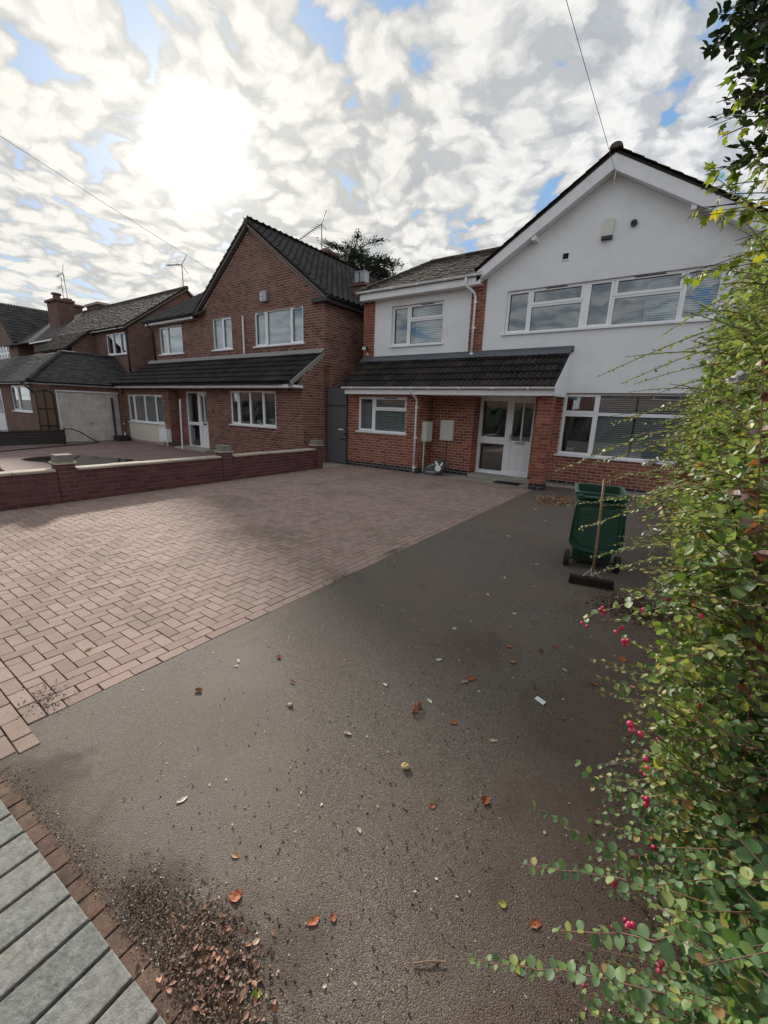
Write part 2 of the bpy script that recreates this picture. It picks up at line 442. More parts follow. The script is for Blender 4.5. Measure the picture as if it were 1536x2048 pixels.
def fast_mesh(name, V, F):
    V = np.asarray(V, dtype=np.float32)
    me = bpy.data.meshes.new(name)
    if isinstance(F, np.ndarray) and F.ndim == 2:
        k = F.shape[1]
        nf = F.shape[0]
        me.vertices.add(len(V))
        me.vertices.foreach_set('co', V.ravel())
        me.loops.add(nf * k)
        me.loops.foreach_set('vertex_index', F.astype(np.int32).ravel())
        me.polygons.add(nf)
        me.polygons.foreach_set('loop_start', np.arange(0, nf * k, k, dtype=np.int32))
        me.polygons.foreach_set('use_smooth', np.zeros(nf, dtype=bool))
        me.update(calc_edges=True)
        me.validate()
    else:
        me.from_pydata([tuple(v) for v in V.tolist()], [], [tuple(f) for f in F])
        me.update()
    return me


def world_loc(o):
    v = Vector((0, 0, 0))
    while o:
        v = v + o.location
        o = o.parent
    return v


def root(name, label, cat, loc, group=None):
    o = bpy.data.objects.new(name, None)
    o.empty_display_size = 0.2
    COL.objects.link(o)
    o.location = loc
    tag(o, label, cat, group)
    return o


def tag(o, label=None, cat=None, group=None, kind=None):
    if label:
        o['label'] = label
    if cat:
        o['category'] = cat
    if group:
        o['group'] = group
    if kind:
        o['kind'] = kind
    return o


def mobj(name, V, F, mat, parent=None, smooth=False, kind=None):
    V = np.asarray(V, dtype=np.float64).reshape(-1, 3)
    if parent is not None:
        org = np.array(world_loc(parent))
    else:
        org = np.array([(V[:, 0].min() + V[:, 0].max()) / 2, (V[:, 1].min() + V[:, 1].max()) / 2, V[:, 2].min()])
    me = fast_mesh(name, V - org, F)
    me.materials.append(M_(mat))
    if smooth:
        me.polygons.foreach_set('use_smooth', [True] * len(me.polygons))
    o = bpy.data.objects.new(name, me)
    COL.objects.link(o)
    if parent is not None:
        o.parent = parent
    else:
        o.location = org
    if kind:
        o['kind'] = kind
    return o


class MB:
    def __init__(self):
        self.V = []
        self.F = []

    def box(self, x0, x1, y0, y1, z0, z1):
        if x0 > x1: x0, x1 = x1, x0
        if y0 > y1: y0, y1 = y1, y0
        if z0 > z1: z0, z1 = z1, z0
        b = len(self.V)
        self.V += [(x0, y0, z0), (x1, y0, z0), (x1, y1, z0), (x0, y1, z0), (x0, y0, z1), (x1, y0, z1), (x1, y1, z1), (x0, y1, z1)]
        self.F += [(b, b + 3, b + 2, b + 1), (b + 4, b + 5, b + 6, b + 7), (b, b + 1, b + 5, b + 4), (b + 1, b + 2, b + 6, b + 5), (b + 2, b + 3, b + 7, b + 6), (b + 3, b, b + 4, b + 7)]
        return self

    def quad(self, *pts):
        b = len(self.V)
        self.V += [tuple(p) for p in pts]
        self.F.append(tuple(range(b, b + len(pts))))
        return self

    def prism(self, pts, off):
        """closed prism from a planar polygon and an offset vector"""
        n = len(pts)
        b = len(self.V)
        off = Vector(off)
        P = [Vector(p) for p in pts]
        nrm = Vector((0, 0, 0))
        for i in range(n):
            nrm += P[i].cross(P[(i + 1) % n])
        if nrm.dot(off) > 0:
            P = P[::-1]
        self.V += [tuple(p) for p in P] + [tuple(p + off) for p in P]
        self.F.append(tuple(range(b, b + n)))
        self.F.append(tuple(range(b + 2 * n - 1, b + n - 1, -1)))
        for i in range(n):
            j = (i + 1) % n
            self.F.append((b + j, b + i, b + n + i, b + n + j))
        return self

    def tube(self, path, r, n=8, r_end=None, cap=True):
        path = [Vector(p) for p in path]
        m_ = len(path)
        b = len(self.V)
        for i, p in enumerate(path):
            t = (path[min(i + 1, m_ - 1)] - path[max(i - 1, 0)]).normalized()
            a = t.orthogonal().normalized() if abs(t.z) > 0.98 else t.cross(Vector((0, 0, 1))).normalized()
            c = t.cross(a)
            rr = r if r_end is None else r + (r_end - r) * i / max(1, m_ - 1)
            for k in range(n):
                an = 2 * math.pi * k / n
                self.V.append(tuple(p + a * (rr * math.cos(an)) + c * (rr * math.sin(an))))
        for i in range(m_ - 1):
            for k in range(n):
                k2 = (k + 1) % n
                self.F.append((b + i * n + k, b + i * n + k2, b + (i + 1) * n + k2, b + (i + 1) * n + k))
        if cap:
            self.F.append(tuple(b + k for k in range(n - 1, -1, -1)))
            self.F.append(tuple(b + (m_ - 1) * n + k for k in range(n)))
        return self

    def lathe(self, c, prof, n=14):
        """profile [(r,z)] round a vertical axis at c"""
        b = len(self.V)
        for r, z in prof:
            for k in range(n):
                a = 2 * math.pi * k / n
                self.V.append((c[0] + r * math.cos(a), c[1] + r * math.sin(a), c[2] + z))
        for i in range(len(prof) - 1):
            for k in range(n):
                k2 = (k + 1) % n
                self.F.append((b + i * n + k, b + i * n + k2, b + (i + 1) * n + k2, b + (i + 1) * n + k))
        self.F.append(tuple(b + k for k in range(n - 1, -1, -1)))
        self.F.append(tuple(b + (len(prof) - 1) * n + k for k in range(n)))
        return self

    def build(self, name, mat, parent=None, smooth=False, kind=None):
        return mobj(name, self.V, self.F, mat, parent, smooth, kind)


class Plane:
    """a wall plane; u runs along the wall in world units, v is height, d is outwards"""

    def __init__(self, axis, c, sign):
        self.axis, self.c, self.sign = axis, c, sign   # axis 'Y': wall at y=c facing sign*y ; axis 'X'

    def P(self, u, v, d=0.0):
        if self.axis == 'Y':
            return (u, self.c + self.sign * d, v)
        return (self.c + self.sign * d, u, v)

    def box(self, mb, u0, u1, v0, v1, d0, d1):
        a = self.P(u0, v0, d0)
        b = self.P(u1, v1, d1)
        mb.box(a[0], b[0], a[1], b[1], a[2], b[2])

    def rot(self):
        # local x = u direction as seen, local -y = outward
        if self.axis == 'Y':
            return 0.0 if self.sign < 0 else math.pi
        return math.pi / 2 if self.sign > 0 else -math.pi / 2


def FY(y):
    return Plane('Y', y, -1)


def SX(x):
    return Plane('X', x, 1)


def wall(pl, u0, u1, v0, v1, holes, mat, parent, thick=0.25, name='wall', d=0.0, gable=None):
    us = sorted(set([u0, u1] + [min(max(h[i], u0), u1) for h in holes for i in (0, 1)]))
    vs = sorted(set([v0, v1] + [min(max(h[i], v0), v1) for h in holes for i in (2, 3)]))

    def solid(i, j):
        if i < 0 or j < 0 or i >= len(us) - 1 or j >= len(vs) - 1:
            return False
        cu, cv = (us[i] + us[i + 1]) / 2, (vs[j] + vs[j + 1]) / 2
        return not any(h[0] < cu < h[1] and h[2] < cv < h[3] for h in holes)
    mb = MB()
    P = pl.P
    for i in range(len(us) - 1):
        for j in range(len(vs) - 1):
            if not solid(i, j):
                continue
            a, b, c, e = us[i], us[i + 1], vs[j], vs[j + 1]
            mb.quad(P(a, c, d), P(b, c, d), P(b, e, d), P(a, e, d))
            mb.quad(P(b, c, d - thick), P(a, c, d - thick), P(a, e, d - thick), P(b, e, d - thick))
            if not solid(i - 1, j): mb.quad(P(a, c, d - thick), P(a, c, d), P(a, e, d), P(a, e, d - thick))
            if not solid(i + 1, j): mb.quad(P(b, c, d), P(b, c, d - thick), P(b, e, d - thick), P(b, e, d))
            if not solid(i, j - 1): mb.quad(P(a, c, d - thick), P(b, c, d - thick), P(b, c, d), P(a, c, d))
            if not solid(i, j + 1) and not (gable and j == len(vs) - 2):
                mb.quad(P(a, e, d), P(b, e, d), P(b, e, d - thick), P(a, e, d - thick))
    if gable:
        g0 = [P(u, v, d) for u, v in gable]
        off = Vector(P(0, 0, -thick)) - Vector(P(0, 0, 0))
        mb.prism(g0, off)
    return mb.build(name, mat, parent)


def cut(iv, a, b):
    res = []
    for x0, x1 in iv:
        if b <= x0 or a >= x1:
            res.append((x0, x1))
        else:
            if a > x0: res.append((x0, a))
            if b < x1: res.append((b, x1))
    return res


BRH, BRL, MOR = 0.083, 0.2286, 0.0125


def bricks(out, pl, u0, u1, v0, v1, holes=(), top=None, mat='brick_ours', proud=0.0032, phase=0.0, base_v=0.0, prio=0, course=BRH):
    r0 = int(round((v0 - base_v) / course))
    r1 = int(math.ceil((v1 - base_v) / course))
    off = Matrix.Rotation(pl.rot(), 4, 'Z')
    for r in range(r0, r1):
        a = max(v0, base_v + r * course) + MOR * 0.5
        b = min(v1, base_v + (r + 1) * course) - MOR * 0.5
        if b - a < 0.03:
            continue
        iv = [(u0, u1)]
        for h in holes:
            if a < h[3] - 0.012 and b > h[2] + 0.012:
                iv = cut(iv, h[0], h[1])
        if top:
            lo, hi = top(b)
            iv = cut(cut(iv, -1e9, lo), hi, 1e9)
        k0 = int((u0 - phase) / BRL) - 2
        k1 = int((u1 - phase) / BRL) + 3
        sh = (r % 2) * BRL * 0.5 + phase
        for k in range(k0, k1):
            s, e = k * BRL + sh + MOR * 0.5, (k + 1) * BRL + sh - MOR * 0.5
            for x0, x1 in iv:
                ss, ee = max(s, x0), min(e, x1)
                if ee - ss < 0.035:
                    continue
                pr = proud + random.uniform(-0.0008, 0.0010)
                c = Vector(pl.P((ss + ee) / 2, (a + b) / 2, pr))
                mt = Matrix.Translation(c) @ off @ Matrix.Rotation(random.uniform(-0.003, 0.003), 4, 'Y') @ Matrix.Diagonal((ee - ss, 0.016, b - a, 1))
                out.append((mt, mat, prio))


BV = np.array([(-.5, 0, -.5), (.5, 0, -.5), (.5, 0, .5), (-.5, 0, .5), (-.5, 1, -.5), (.5, 1, -.5), (.5, 1, .5), (-.5, 1, .5)], float)
BF = np.array([(0, 1, 2, 3), (1, 5, 6, 2), (4, 0, 3, 7), (3, 2, 6, 7), (4, 5, 1, 0)])


def emit(parent, items, V, F, name, rest, nobj=300):
    """items: (matrix, material, priority). The nearest nobj become objects of their own, the rest one mesh per material"""
    org = Matrix.Translation(-world_loc(parent))

    def key(it):
        p = it[0].translation
        return (it[2], (p - Vector(EYE)).length)
    items = sorted(items, key=key)
    shared = {}
    for mt, mat, _ in items[:nobj]:
        if mat not in shared:
            me = fast_mesh(name, V, F)
            me.materials.append(M_(mat))
            shared[mat] = me
        o = bpy.data.objects.new(name, shared[mat])
        COL.objects.link(o)
        o.parent = parent
        o.matrix_local = org @ mt
    groups = {}
    for mt, mat, _ in items[nobj:]:
        groups.setdefault(mat, []).append(mt)
    Vh = np.c_[V, np.ones(len(V))]
    for mat, mts in groups.items():
        A = np.array([np.array(x) for x in mts])
        VV = np.einsum('nij,kj->nki', A, Vh)[:, :, :3].reshape(-1, 3)
        FF = (F[None, :, :] + (np.arange(len(mts)) * len(V))[:, None, None]).reshape(-1, F.shape[1])
        mobj(rest, VV, FF, mat, parent, kind='stuff')


def basis(o, x, y, z):
    m4 = Matrix.Identity(4)
    for i in range(3):
        m4[i][0], m4[i][1], m4[i][2], m4[i][3] = x[i], y[i], z[i], o[i]
    return m4


def tile_unit(kind, wd, ln, th):
    """one roof tile: x across, y up the slope, z out of it"""
    if kind == 'roman':
        prof = [(0, 0.0), (0.07, 0.024), (0.20, 0.034), (0.33, 0.024), (0.40, 0.0), (0.50, 0.0), (0.57, 0.024), (0.70, 0.034), (0.83, 0.024), (0.90, 0.0), (1.0, 0.0)]
    elif kind == 'pan':
        prof = [(0, 0.026), (0.14, 0.0), (0.48, -0.014), (0.64, 0.006), (0.80, 0.062), (0.92, 0.056), (1.0, 0.026)]
    else:
        prof = [(0.006, 0.0), (0.5, 0.002), (0.994, 0.0)]
    V, F = [], []
    for x, h in prof:
        V.append((x * wd, 0, h + th * 1.15))
        V.append((x * wd, ln, h + th * 0.10))
        V.append((x * wd, 0.0, h))
    for i in range(len(prof) - 1):
        a, b = i * 3, (i + 1) * 3
        F.append((a, b, b + 1, a + 1))
        F.append((a + 2, b + 2, b, a))
    # the two sides
    n = (len(prof) - 1) * 3
    F.append((2, 0, 1, 1))
    F.append((n, n + 2, n + 1, n + 1))
    F = [f if len(set(f)) == 4 else f for f in F]
    V.append((0, ln, 0)); V.append((wd, ln, 0))
    F[-2] = (2, 0, 1, len(V) - 2)
    F[-1] = (n, n + 2, len(V) - 1, n + 1)
    return np.array(V, float), np.array(F)


def inside(poly, x, y):
    c = False
    n = len(poly)
    for i in range(n):
        x0, y0 = poly[i]
        x1, y1 = poly[(i + 1) % n]
        if (y0 > y) != (y1 > y) and x < (x1 - x0) * (y - y0) / (y1 - y0) + x0:
            c = not c
    return c


def tiles(parent, O, u, v, poly, kind, wd, gauge, mat, nobj=0, th=0.014, name='roof_tile', prio=0, lap=1.18, jit=0.004):
    O, u, v = Vector(O), Vector(u).normalized(), Vector(v).normalized()
    n = u.cross(v).normalized()
    if n.z < 0:
        n = -n
    us = [p[0] for p in poly]
    vs = [p[1] for p in poly]
    items = []
    r = 0
    y = min(vs)
    while y < max(vs) - gauge * 0.3:
        x = min(us) + ((r % 2) * 0.5 - 0.5) * wd * (1 if kind == 'flat' else 0)
        while x < max(us) - wd * 0.3:
            x0_, x1_ = max(x, min(us)), min(x + wd, max(us))
            if x1_ - x0_ > 0.04 and inside(poly, (x0_ + x1_) / 2, y + gauge * 0.5):
                p = O + u * x0_ + v * y + n * (random.uniform(0, jit))
                items.append((basis(p, u * ((x1_ - x0_) / wd), v, n) @ Matrix.Rotation(random.uniform(-0.006, 0.006), 4, 'Z'), mat, prio))
            x += wd
        y += gauge
        r += 1
    V, F = tile_unit(kind, wd * 0.995, gauge * lap, th)
    emit(parent, items, V, F, name, 'tile_courses', nobj)


def slab(parent, pts, thick, mat, name='roof'):
    """roof deck under the tiles: polygon and thickness along its lower normal"""
    P = [Vector(p) for p in pts]
    n = (P[1] - P[0]).cross(P[2] - P[0]).normalized()
    if n.z > 0:
        n = -n
    mb = MB()
    mb.prism(P, n * thick)
    return mb.build(name, mat, parent)


def ring(mb, pl, u0, u1, v0, v1, wdt, d0, d1):
    pl.box(mb, u0, u1, v1 - wdt, v1, d0, d1)
    pl.box(mb, u0, u1, v0, v0 + wdt, d0, d1)
    pl.box(mb, u0, u0 + wdt, v0 + wdt, v1 - wdt, d0, d1)
    pl.box(mb, u1 - wdt, u1, v0 + wdt, v1 - wdt, d0, d1)


def window(parent, pl, u0, u1, v0, v1, panels, rec=0.05, sill=True, blind=None, fw=0.062, sill_mat='white_plastic', vents=(), bu=None, blind_d=0.16):
    """panels: (u0,u1,v0,v1,opening)"""
    mb = MB()
    ring(mb, pl, u0, u1, v0, v1, fw * 0.6, -rec - 0.07, -rec)
    for a, b, c, e, op in panels:
        ring(mb, pl, a + 0.001, b - 0.001, c + 0.001, e - 0.001, fw * 0.62, -rec - 0.066, -rec - 0.003 + 0.002 * random.random())
    win = mb.build('window', 'white_plastic', parent)
    for a, b, c, e, op in panels:
        g = fw * 0.62
        if op:
            s = MB()
            ring(s, pl, a + g * 0.35, b - g * 0.35, c + g * 0.35, e - g * 0.35, 0.058, -rec - 0.02, -rec + 0.012)
            s.build('casement', 'white_plastic', win)
            g = g * 0.35 + 0.056
        q = MB()
        pl.box(q, a + g, b - g, c + g, e - g, -rec - 0.045, -rec - 0.038)
        # gasket line
        q.build('pane', 'glass', win)
        k = MB()
        ring(k, pl, a + g - 0.004, b - g + 0.004, c + g - 0.004, e - g + 0.004, 0.010, -rec - 0.037, -rec - 0.030)
        k.build('gasket', 'black_plastic', win)
    for a, b, v in vents:
        k = MB()
        pl.box(k, a, b, v - 0.012, v + 0.012, -rec + 0.002, -rec + 0.022)
        k.build('trickle_vent', 'black_plastic', win)
    if sill:
        k = MB()
        pl.box(k, u0 - 0.07, u1 + 0.07, v0 - 0.045, v0 - 0.002, -rec - 0.06, 0.055)
        k.build('sill', sill_mat, win)
    if blind:
        kind, bmat = blind
        rngs = bu or [(u0 + 0.05, u1 - 0.05)]
        k = MB()
        for a, b in rngs:
            if kind == 'venetian':
                z = v0 + 0.06
                while z < v1 - 0.05:
                    A = [pl.P(a, z, -rec - blind_d), pl.P(b, z, -rec - blind_d), pl.P(b, z + 0.030, -rec - blind_d - 0.028), pl.P(a, z + 0.030, -rec - blind_d - 0.028)]
                    k.prism(A, Vector((0, 0, 0.003)))
                    z += 0.048
            elif kind == 'vertical':
                x = a
                while x < b:
                    A = [pl.P(x, v0 + 0.05, -rec - blind_d), pl.P(x + 0.075, v0 + 0.05, -rec - blind_d - 0.035), pl.P(x + 0.075, v1 - 0.03, -rec - blind_d - 0.035), pl.P(x, v1 - 0.03, -rec - blind_d)]
                    k.quad(*A)
                    x += 0.092
            elif kind == 'roller':
                pl.box(k, a, b, v0 + 0.02, v1 - 0.02, -rec - blind_d - 0.006, -rec - blind_d)
        k.build('blind', bmat, win)
    return win


def text_mesh(s, size, mat, parent, pl, u, v, d, name='lettering', extr=0.004):
    cu = bpy.data.curves.new('t', 'FONT')
    cu.body = s
    cu.size = size
    cu.extrude = extr
    ob = bpy.data.objects.new('t', cu)
    COL.objects.link(ob)
    dg = bpy.context.evaluated_depsgraph_get()
    me = bpy.data.meshes.new_from_object(ob.evaluated_get(dg))
    V = np.array([tuple(x.co) for x in me.vertices])
    F = [tuple(p.vertices) for p in me.polygons]
    bpy.data.objects.remove(ob)
    bpy.data.meshes.remove(me)
    W_ = [pl.P(u + x, v + y, d + z) for x, y, z in V]
    return mobj(name, W_, F, mat, parent)



# ------------------------------------------------------------------ the ground


def sheet(name, pts, z, mat, kind='structure'):
    mb = MB()
    mb.quad(*[(x, y, z) for x, y in pts])
    return mb.build(name, mat, kind=kind)


plain('far_ground', (0.075, 0.072, 0.066), 0.95, 0.3, 0.6)
plain('bedding', (0.085, 0.060, 0.046), 1.0, 0.35, 40.0, 0.6, 150)
plain('next_drive', (0.17, 0.105, 0.095), 0.8, 0.25, 5.0, 0.3, 60, dirt=(0.30, 0.24, 0.21), dirt_amt=0.5, dirt_scale=0.7)
sheet('ground', [(-400, -400), (400, -400), (400, 400), (-400, 400)], -0.06, 'far_ground')
sheet('tarmac_drive', [(-2.813, 0.318), (1.6, 0.542), (1.6, 11.76), (-2.813, 11.76)], 0.0, 'tarmac')
sheet('neighbour_drive', [(-22.0, -1.0), (-9.24, -1.0), (-9.24, 9.75), (-22.0, 9.75)], -0.004, 'next_drive')
sheet('side_passage', [(-9.97, 9.3), (-9.03, 9.3), (-9.03, 20), (-9.97, 20)], -0.012, 'concrete')
sheet('road', [(-80, -14), (60, -14), (60, -4), (-80, -4)], -0.045, 'far_ground')
sheet('verge_soil', [(0.55, -0.5), (3.2, -0.5), (3.2, 11.7), (0.55, 11.7)], 0.006, 'soil')

# block paving: herringbone panel, two stretcher courses along the tarmac
pave = sheet('block_paving', [(-9.0, 0.30), (-2.815, 0.345), (-2.815, 10.86), (-9.0, 10.86)], -0.010, 'bedding')
PW = 0.0980
pitems = []
pw_v, pw_f = [], None
b_ = 0.004
for x_, y_, z_ in ((-.5, -.5, 0), (.5, -.5, 0), (.5, .5, 0), (-.5, .5, 0)):
    pw_v.append((x_, y_, -0.03))
for x_, y_, z_ in ((-.5, -.5, 0), (.5, -.5, 0), (.5, .5, 0), (-.5, .5, 0)):
    pw_v.append((x_, y_, -0.0035))
for x_, y_ in ((-1, -1), (1, -1), (1, 1), (-1, 1)):
    pw_v.append((x_ * 0.487, y_ * 0.490, 0.0))
pw_f = np.array([(0, 1, 5, 4), (1, 2, 6, 5), (2, 3, 7, 6), (3, 0, 4, 7), (4, 5, 9, 8), (5, 6, 10, 9), (6, 7, 11, 10), (7, 4, 8, 11), (8, 9, 10, 11)])
pw_v = np.array(pw_v)


def paver(x0, x1, y0, y1, mat='paver', z=0.003, prio=0, out=None, rot=0.0):
    if x1 - x0 < 0.03 or y1 - y0 < 0.03:
        return
    g = 0.0035
    c = Vector(((x0 + x1) / 2, (y0 + y1) / 2, z + random.uniform(-0.0022, 0.0022)))
    sx, sy = x1 - x0 - 2 * g, y1 - y0 - 2 * g
    tilt = Matrix.Rotation(random.uniform(-0.008, 0.008), 4, 'X') @ Matrix.Rotation(random.uniform(-0.008, 0.008), 4, 'Y') @ Matrix.Rotation(rot + random.uniform(-0.006, 0.006), 4, 'Z')
    (pitems if out is None else out).append((Matrix.Translation(c) @ tilt @ Matrix.Diagonal((sx, sy, 1, 1)), mat, prio))


XB = -2.815 - 2 * PW
X0, X1, Y0, Y1 = -8.985, XB, 0.620, 10.83
nx = int((X1 - X0) / PW) + 2
ny = int((Y1 - Y0) / PW) + 2
for i in range(-1, nx):
    for j in range(-1, ny):
        md = (i - j) % 4
        x = X1 - (i + 1) * PW
        y = Y0 + j * PW
        if md == 0:
            a, b, c, e = x - PW, x + PW, y, y + PW
        elif md == 3:
            a, b, c, e = x, x + PW, y, y + 2 * PW
        else:
            continue
        a, b, c, e = max(a, X0), min(b, X1), max(c, Y0), min(e, Y1)
        vis = 0 if (a + b) / 2 > -6 else 1
        paver(a, b, c, e, prio=0)
yy = 0.620
k = 0
paver(XB + PW, XB + 2 * PW, 0.620, 0.620 + PW)
while yy < 11.2:
    for q in range(2):
        o2 = (PW if q else 0.0) + random.uniform(-0.004, 0.004)
        paver(XB + q * PW, XB + (q + 1) * PW, yy + o2, yy + o2 + 2 * PW, z=0.003)
    yy += 2 * PW
# front courses beside the planks
for q, yy in enumerate((0.325, 0.423, 0.521)):
    xx = -8.9 + (q % 2) * PW
    while xx < -2.62 + 0.03 * q:
        if xx + 2 * PW > -4.6:
            paver(xx, min(xx + 2 * PW, -2.60 - 0.216 * (q == 2)), yy, yy + PW, z=0.006)
        xx += 2 * PW
emit(pave, pitems, pw_v, pw_f, 'paver', 'pavers', 300)
# porch floor paving
sheet('porch_floor', [(-6.31, 10.865), (-2.93, 10.865), (-2.93, 11.99), (-6.31, 11.99)], -0.006, 'concrete')

# kerb course and grey planks along the front of the tarmac
KA = math.atan(0.0506)
kd = Vector((math.cos(KA), math.sin(KA), 0))
kn = Vector((-math.sin(KA), math.cos(KA), 0))
K0 = Vector((-2.45, 0.282, 0))
foot = sheet('footpath', [(-12, -2.0), (3, -2.0), (3, 0.52), (-2.4, 0.25), (-12, 0.25)], -0.022, 'bedding')
ki = []
for i in range(-8, 34):
    c = K0 + kd * (i * 0.0985 + 0.05) + kn * -0.033
    tilt = Matrix.Rotation(random.uniform(-0.02, 0.02), 4, 'X') @ Matrix.Rotation(random.uniform(-0.02, 0.02), 4, 'Y') @ Matrix.Rotation(KA + random.uniform(-0.02, 0.02), 4, 'Z')
    ki.append((Matrix.Translation(c + Vector((0, 0, 0.004 + random.uniform(-0.002, 0.003)))) @ tilt @ Matrix.Diagonal((0.092, 0.186, 1, 1)), 'paver_kerb', 0))
emit(foot, ki, pw_v, pw_f, 'kerb_paver', 'kerb_pavers', 60)
pv = np.array([(-.5, -1, 0), (.5, -1, 0), (.5, 0, 0), (-.5, 0, 0), (-.5, -1, 1), (.5, -1, 1), (.5, 0, 1), (-.5, 0, 1), (-.47, -.997, 1.06), (.47, -.997, 1.06), (.47, -.003, 1.06), (-.47, -.003, 1.06)], float)
pf = np.array([(0, 1, 5, 4), (1, 2, 6, 5), (2, 3, 7, 6), (3, 0, 4, 7), (4, 5, 9, 8), (5, 6, 10, 9), (6, 7, 11, 10), (7, 4, 8, 11), (8, 9, 10, 11)])
pi_ = []
for i in range(16):
    c = Vector((-2.333 + 0.0713 + i * 0.1462 - 2 * 0.1462, 0, 0.0))
    c.y = 0.283 + 0.0506 * (c.x + 2.333) + random.uniform(-0.001, 0.001)
    pi_.append((Matrix.Translation(c) @ Matrix.Rotation(KA + random.uniform(-0.004, 0.004), 4, 'Z') @ Matrix.Diagonal((0.1300, 1.6, 0.022, 1)), 'plank_grey', 0))
emit(foot, pi_, pv, pf, 'plank', 'planks', 60)

# ------------------------------------------------------------------ the white rendered house
OH = root('rendered_house', 'white rendered gable house with a brick ground floor and black tiled porch roof', 'house', (-4.2, 11.75, 0))
G = FY(11.75)
EAV = 5.30
h_up1 = (-8.05, -6.22, 3.80, 5.0)
h_up2 = (-4.34, 0.26, 3.92, 5.0)
h_big = (-2.567, 0.28, 0.83, 2.40)
hA = (-8.61, -6.79, 1.13, 2.22)
ob = []
# rendered panels of the upper floor
wall(G, -8.70, -5.36, 3.0, 5.40, [h_up1], 'white_render', OH, name='rendered_panel', thick=0.24)
apx = -2.11
wall(G, -4.93, 0.73, 2.42, EAV, [h_up2], 'white_render', OH, name='gable_wall', thick=0.24,
     gable=[(-4.93, EAV), (0.73, EAV), (0.73, 5.42), (apx, 7.22), (-4.93, 5.42)])
# exposed brick piers
for a, b in ((-9.15, -8.71), (-5.35, -4.94)):
    wall(G, a, b, 2.6, 5.40, [], 'mortar_ours', OH, name='pier', d=0.015)
    bricks(ob, G, a, b, 3.35, 5.40, proud=0.022, phase=a, prio=0)
# ground floor
A = FY(10.85)
BK = FY(11.6)
DW = FY(12.0)
TOPW = 2.32
wall(A, -9.05, -6.32, 0.0, TOPW, [hA], 'mortar_ours', OH)
bricks(ob, A, -9.05, -6.32, 0.166, TOPW, [hA], phase=-9.05)
bricks(ob, A, -9.05, -6.32, 0.0, 0.166, mat='brick_blue', phase=-9.05)
rs = SX(-6.32)
wall(rs, 11.105, 11.59, 0.0, TOPW, [], 'mortar_ours', OH)
bricks(ob, rs, 10.85, 11.59, 0.166, TOPW, phase=10.85, prio=1)
bricks(ob, rs, 10.85, 11.59, 0.0, 0.166, mat='brick_blue', phase=10.85, prio=1)
wall(BK, -6.31, -4.94, 0.0, TOPW, [], 'mortar_ours', OH)
bricks(ob, BK, -6.31, -4.94, 0.166, TOPW, phase=-6.25)
bricks(ob, BK, -6.31, -4.94, 0.0, 0.166, mat='brick_blue', phase=-6.25)
rr_ = SX(-4.94)
wall(rr_, 11.855, 11.99, 0.0, TOPW, [], 'mortar_ours', OH)
bricks(ob, rr_, 11.6, 11.99, 0.0, TOPW, phase=11.6, prio=1)
wall(DW, -4.93, -2.9, 2.285, 2.42, [], 'white_paint', OH, name='lintel')
wall(G, -3.27, 0.73, 0.0, 2.405, [h_big], 'mortar_ours', OH, thick=0.24)
bricks(ob, G, -3.27, 0.73, 0.166, 2.405, [h_big], phase=-3.27)
bricks(ob, G, -3.27, 0.73, 0.0, 0.166, mat='brick_blue', phase=-3.27)
# pillar
mbp = MB()
mbp.box(-2.917, -2.593, 10.696, 11.024, 0.0, 2.30)
mbp.build('pillar_core', 'mortar_ours', OH)
for v0, v1, mt in ((0.166, 2.29, 'brick_ours'), (0.0, 0.166, 'brick_blue')):
    bricks(ob, FY(10.69), -2.92, -2.59, v0, v1, mat=mt, phase=-2.92 + 0.0, prio=-1)
    bricks(ob, SX(-2.59), 10.69, 11.03, v0, v1, mat=mt, phase=10.69 + BRL / 2, prio=-1)
    bricks(ob, Plane('X', -2.92, -1), 10.69, 11.03, v0, v1, mat=mt, phase=10.69 + BRL / 2, prio=2)
emit(OH, ob, BV, BF, 'brick', 'brickwork', 300)
# concrete footing strip, step, threshold
mb = MB()
mb.box(-3.25, 0.73, 11.63, 11.745, 0.0, 0.055)
mb.build('footing', 'concrete', OH)
mb = MB()
mb.box(-4.90, -2.95, 11.36, 12.0, 0.0, 0.098)
mb.build('step', 'concrete', OH)
# unseen sides, back and floors
for args in ((-9.13, 11.80, 0.0, 18.0, 5.35), (0.50, 11.80, 0.0, 18.0, 5.35), (-9.04, 10.91, 0.0, 11.99, 2.4)):
    mb = MB()
    mb.box(args[0], args[0] + 0.22, args[1] + 0.2, args[3], 0.0, args[4])
    mb.build('side_wall', 'brick_far', OH)
mb = MB()
mb.box(-9.1, 0.72, 18.0, 18.25, 0, 5.35)
mb.build('back_wall', 'brick_far', OH)
mb = MB()
mb.box(-8.93, 0.49, 12.05, 17.95, 2.55, 2.70)
mb.build('floor', 'room_wall', OH)
mb = MB()
mb.box(-8.9, 0.45, 13.6, 13.66, 0.02, 5.3)
mb.build('partition', 'room_wall', OH)
mb = MB()
mb.box(-8.91, 0.49, 12.0, 17.95, 5.20, 5.26)
mb.build('ceiling', 'room_wall', OH)
mb = MB()
mb.prism([(-5.0, 18.1, 5.36), (0.8, 18.1, 5.36), (apx, 18.1, 7.3)], (0, 0.1, 0))
mb.build('back_gable', 'brick_far', OH)
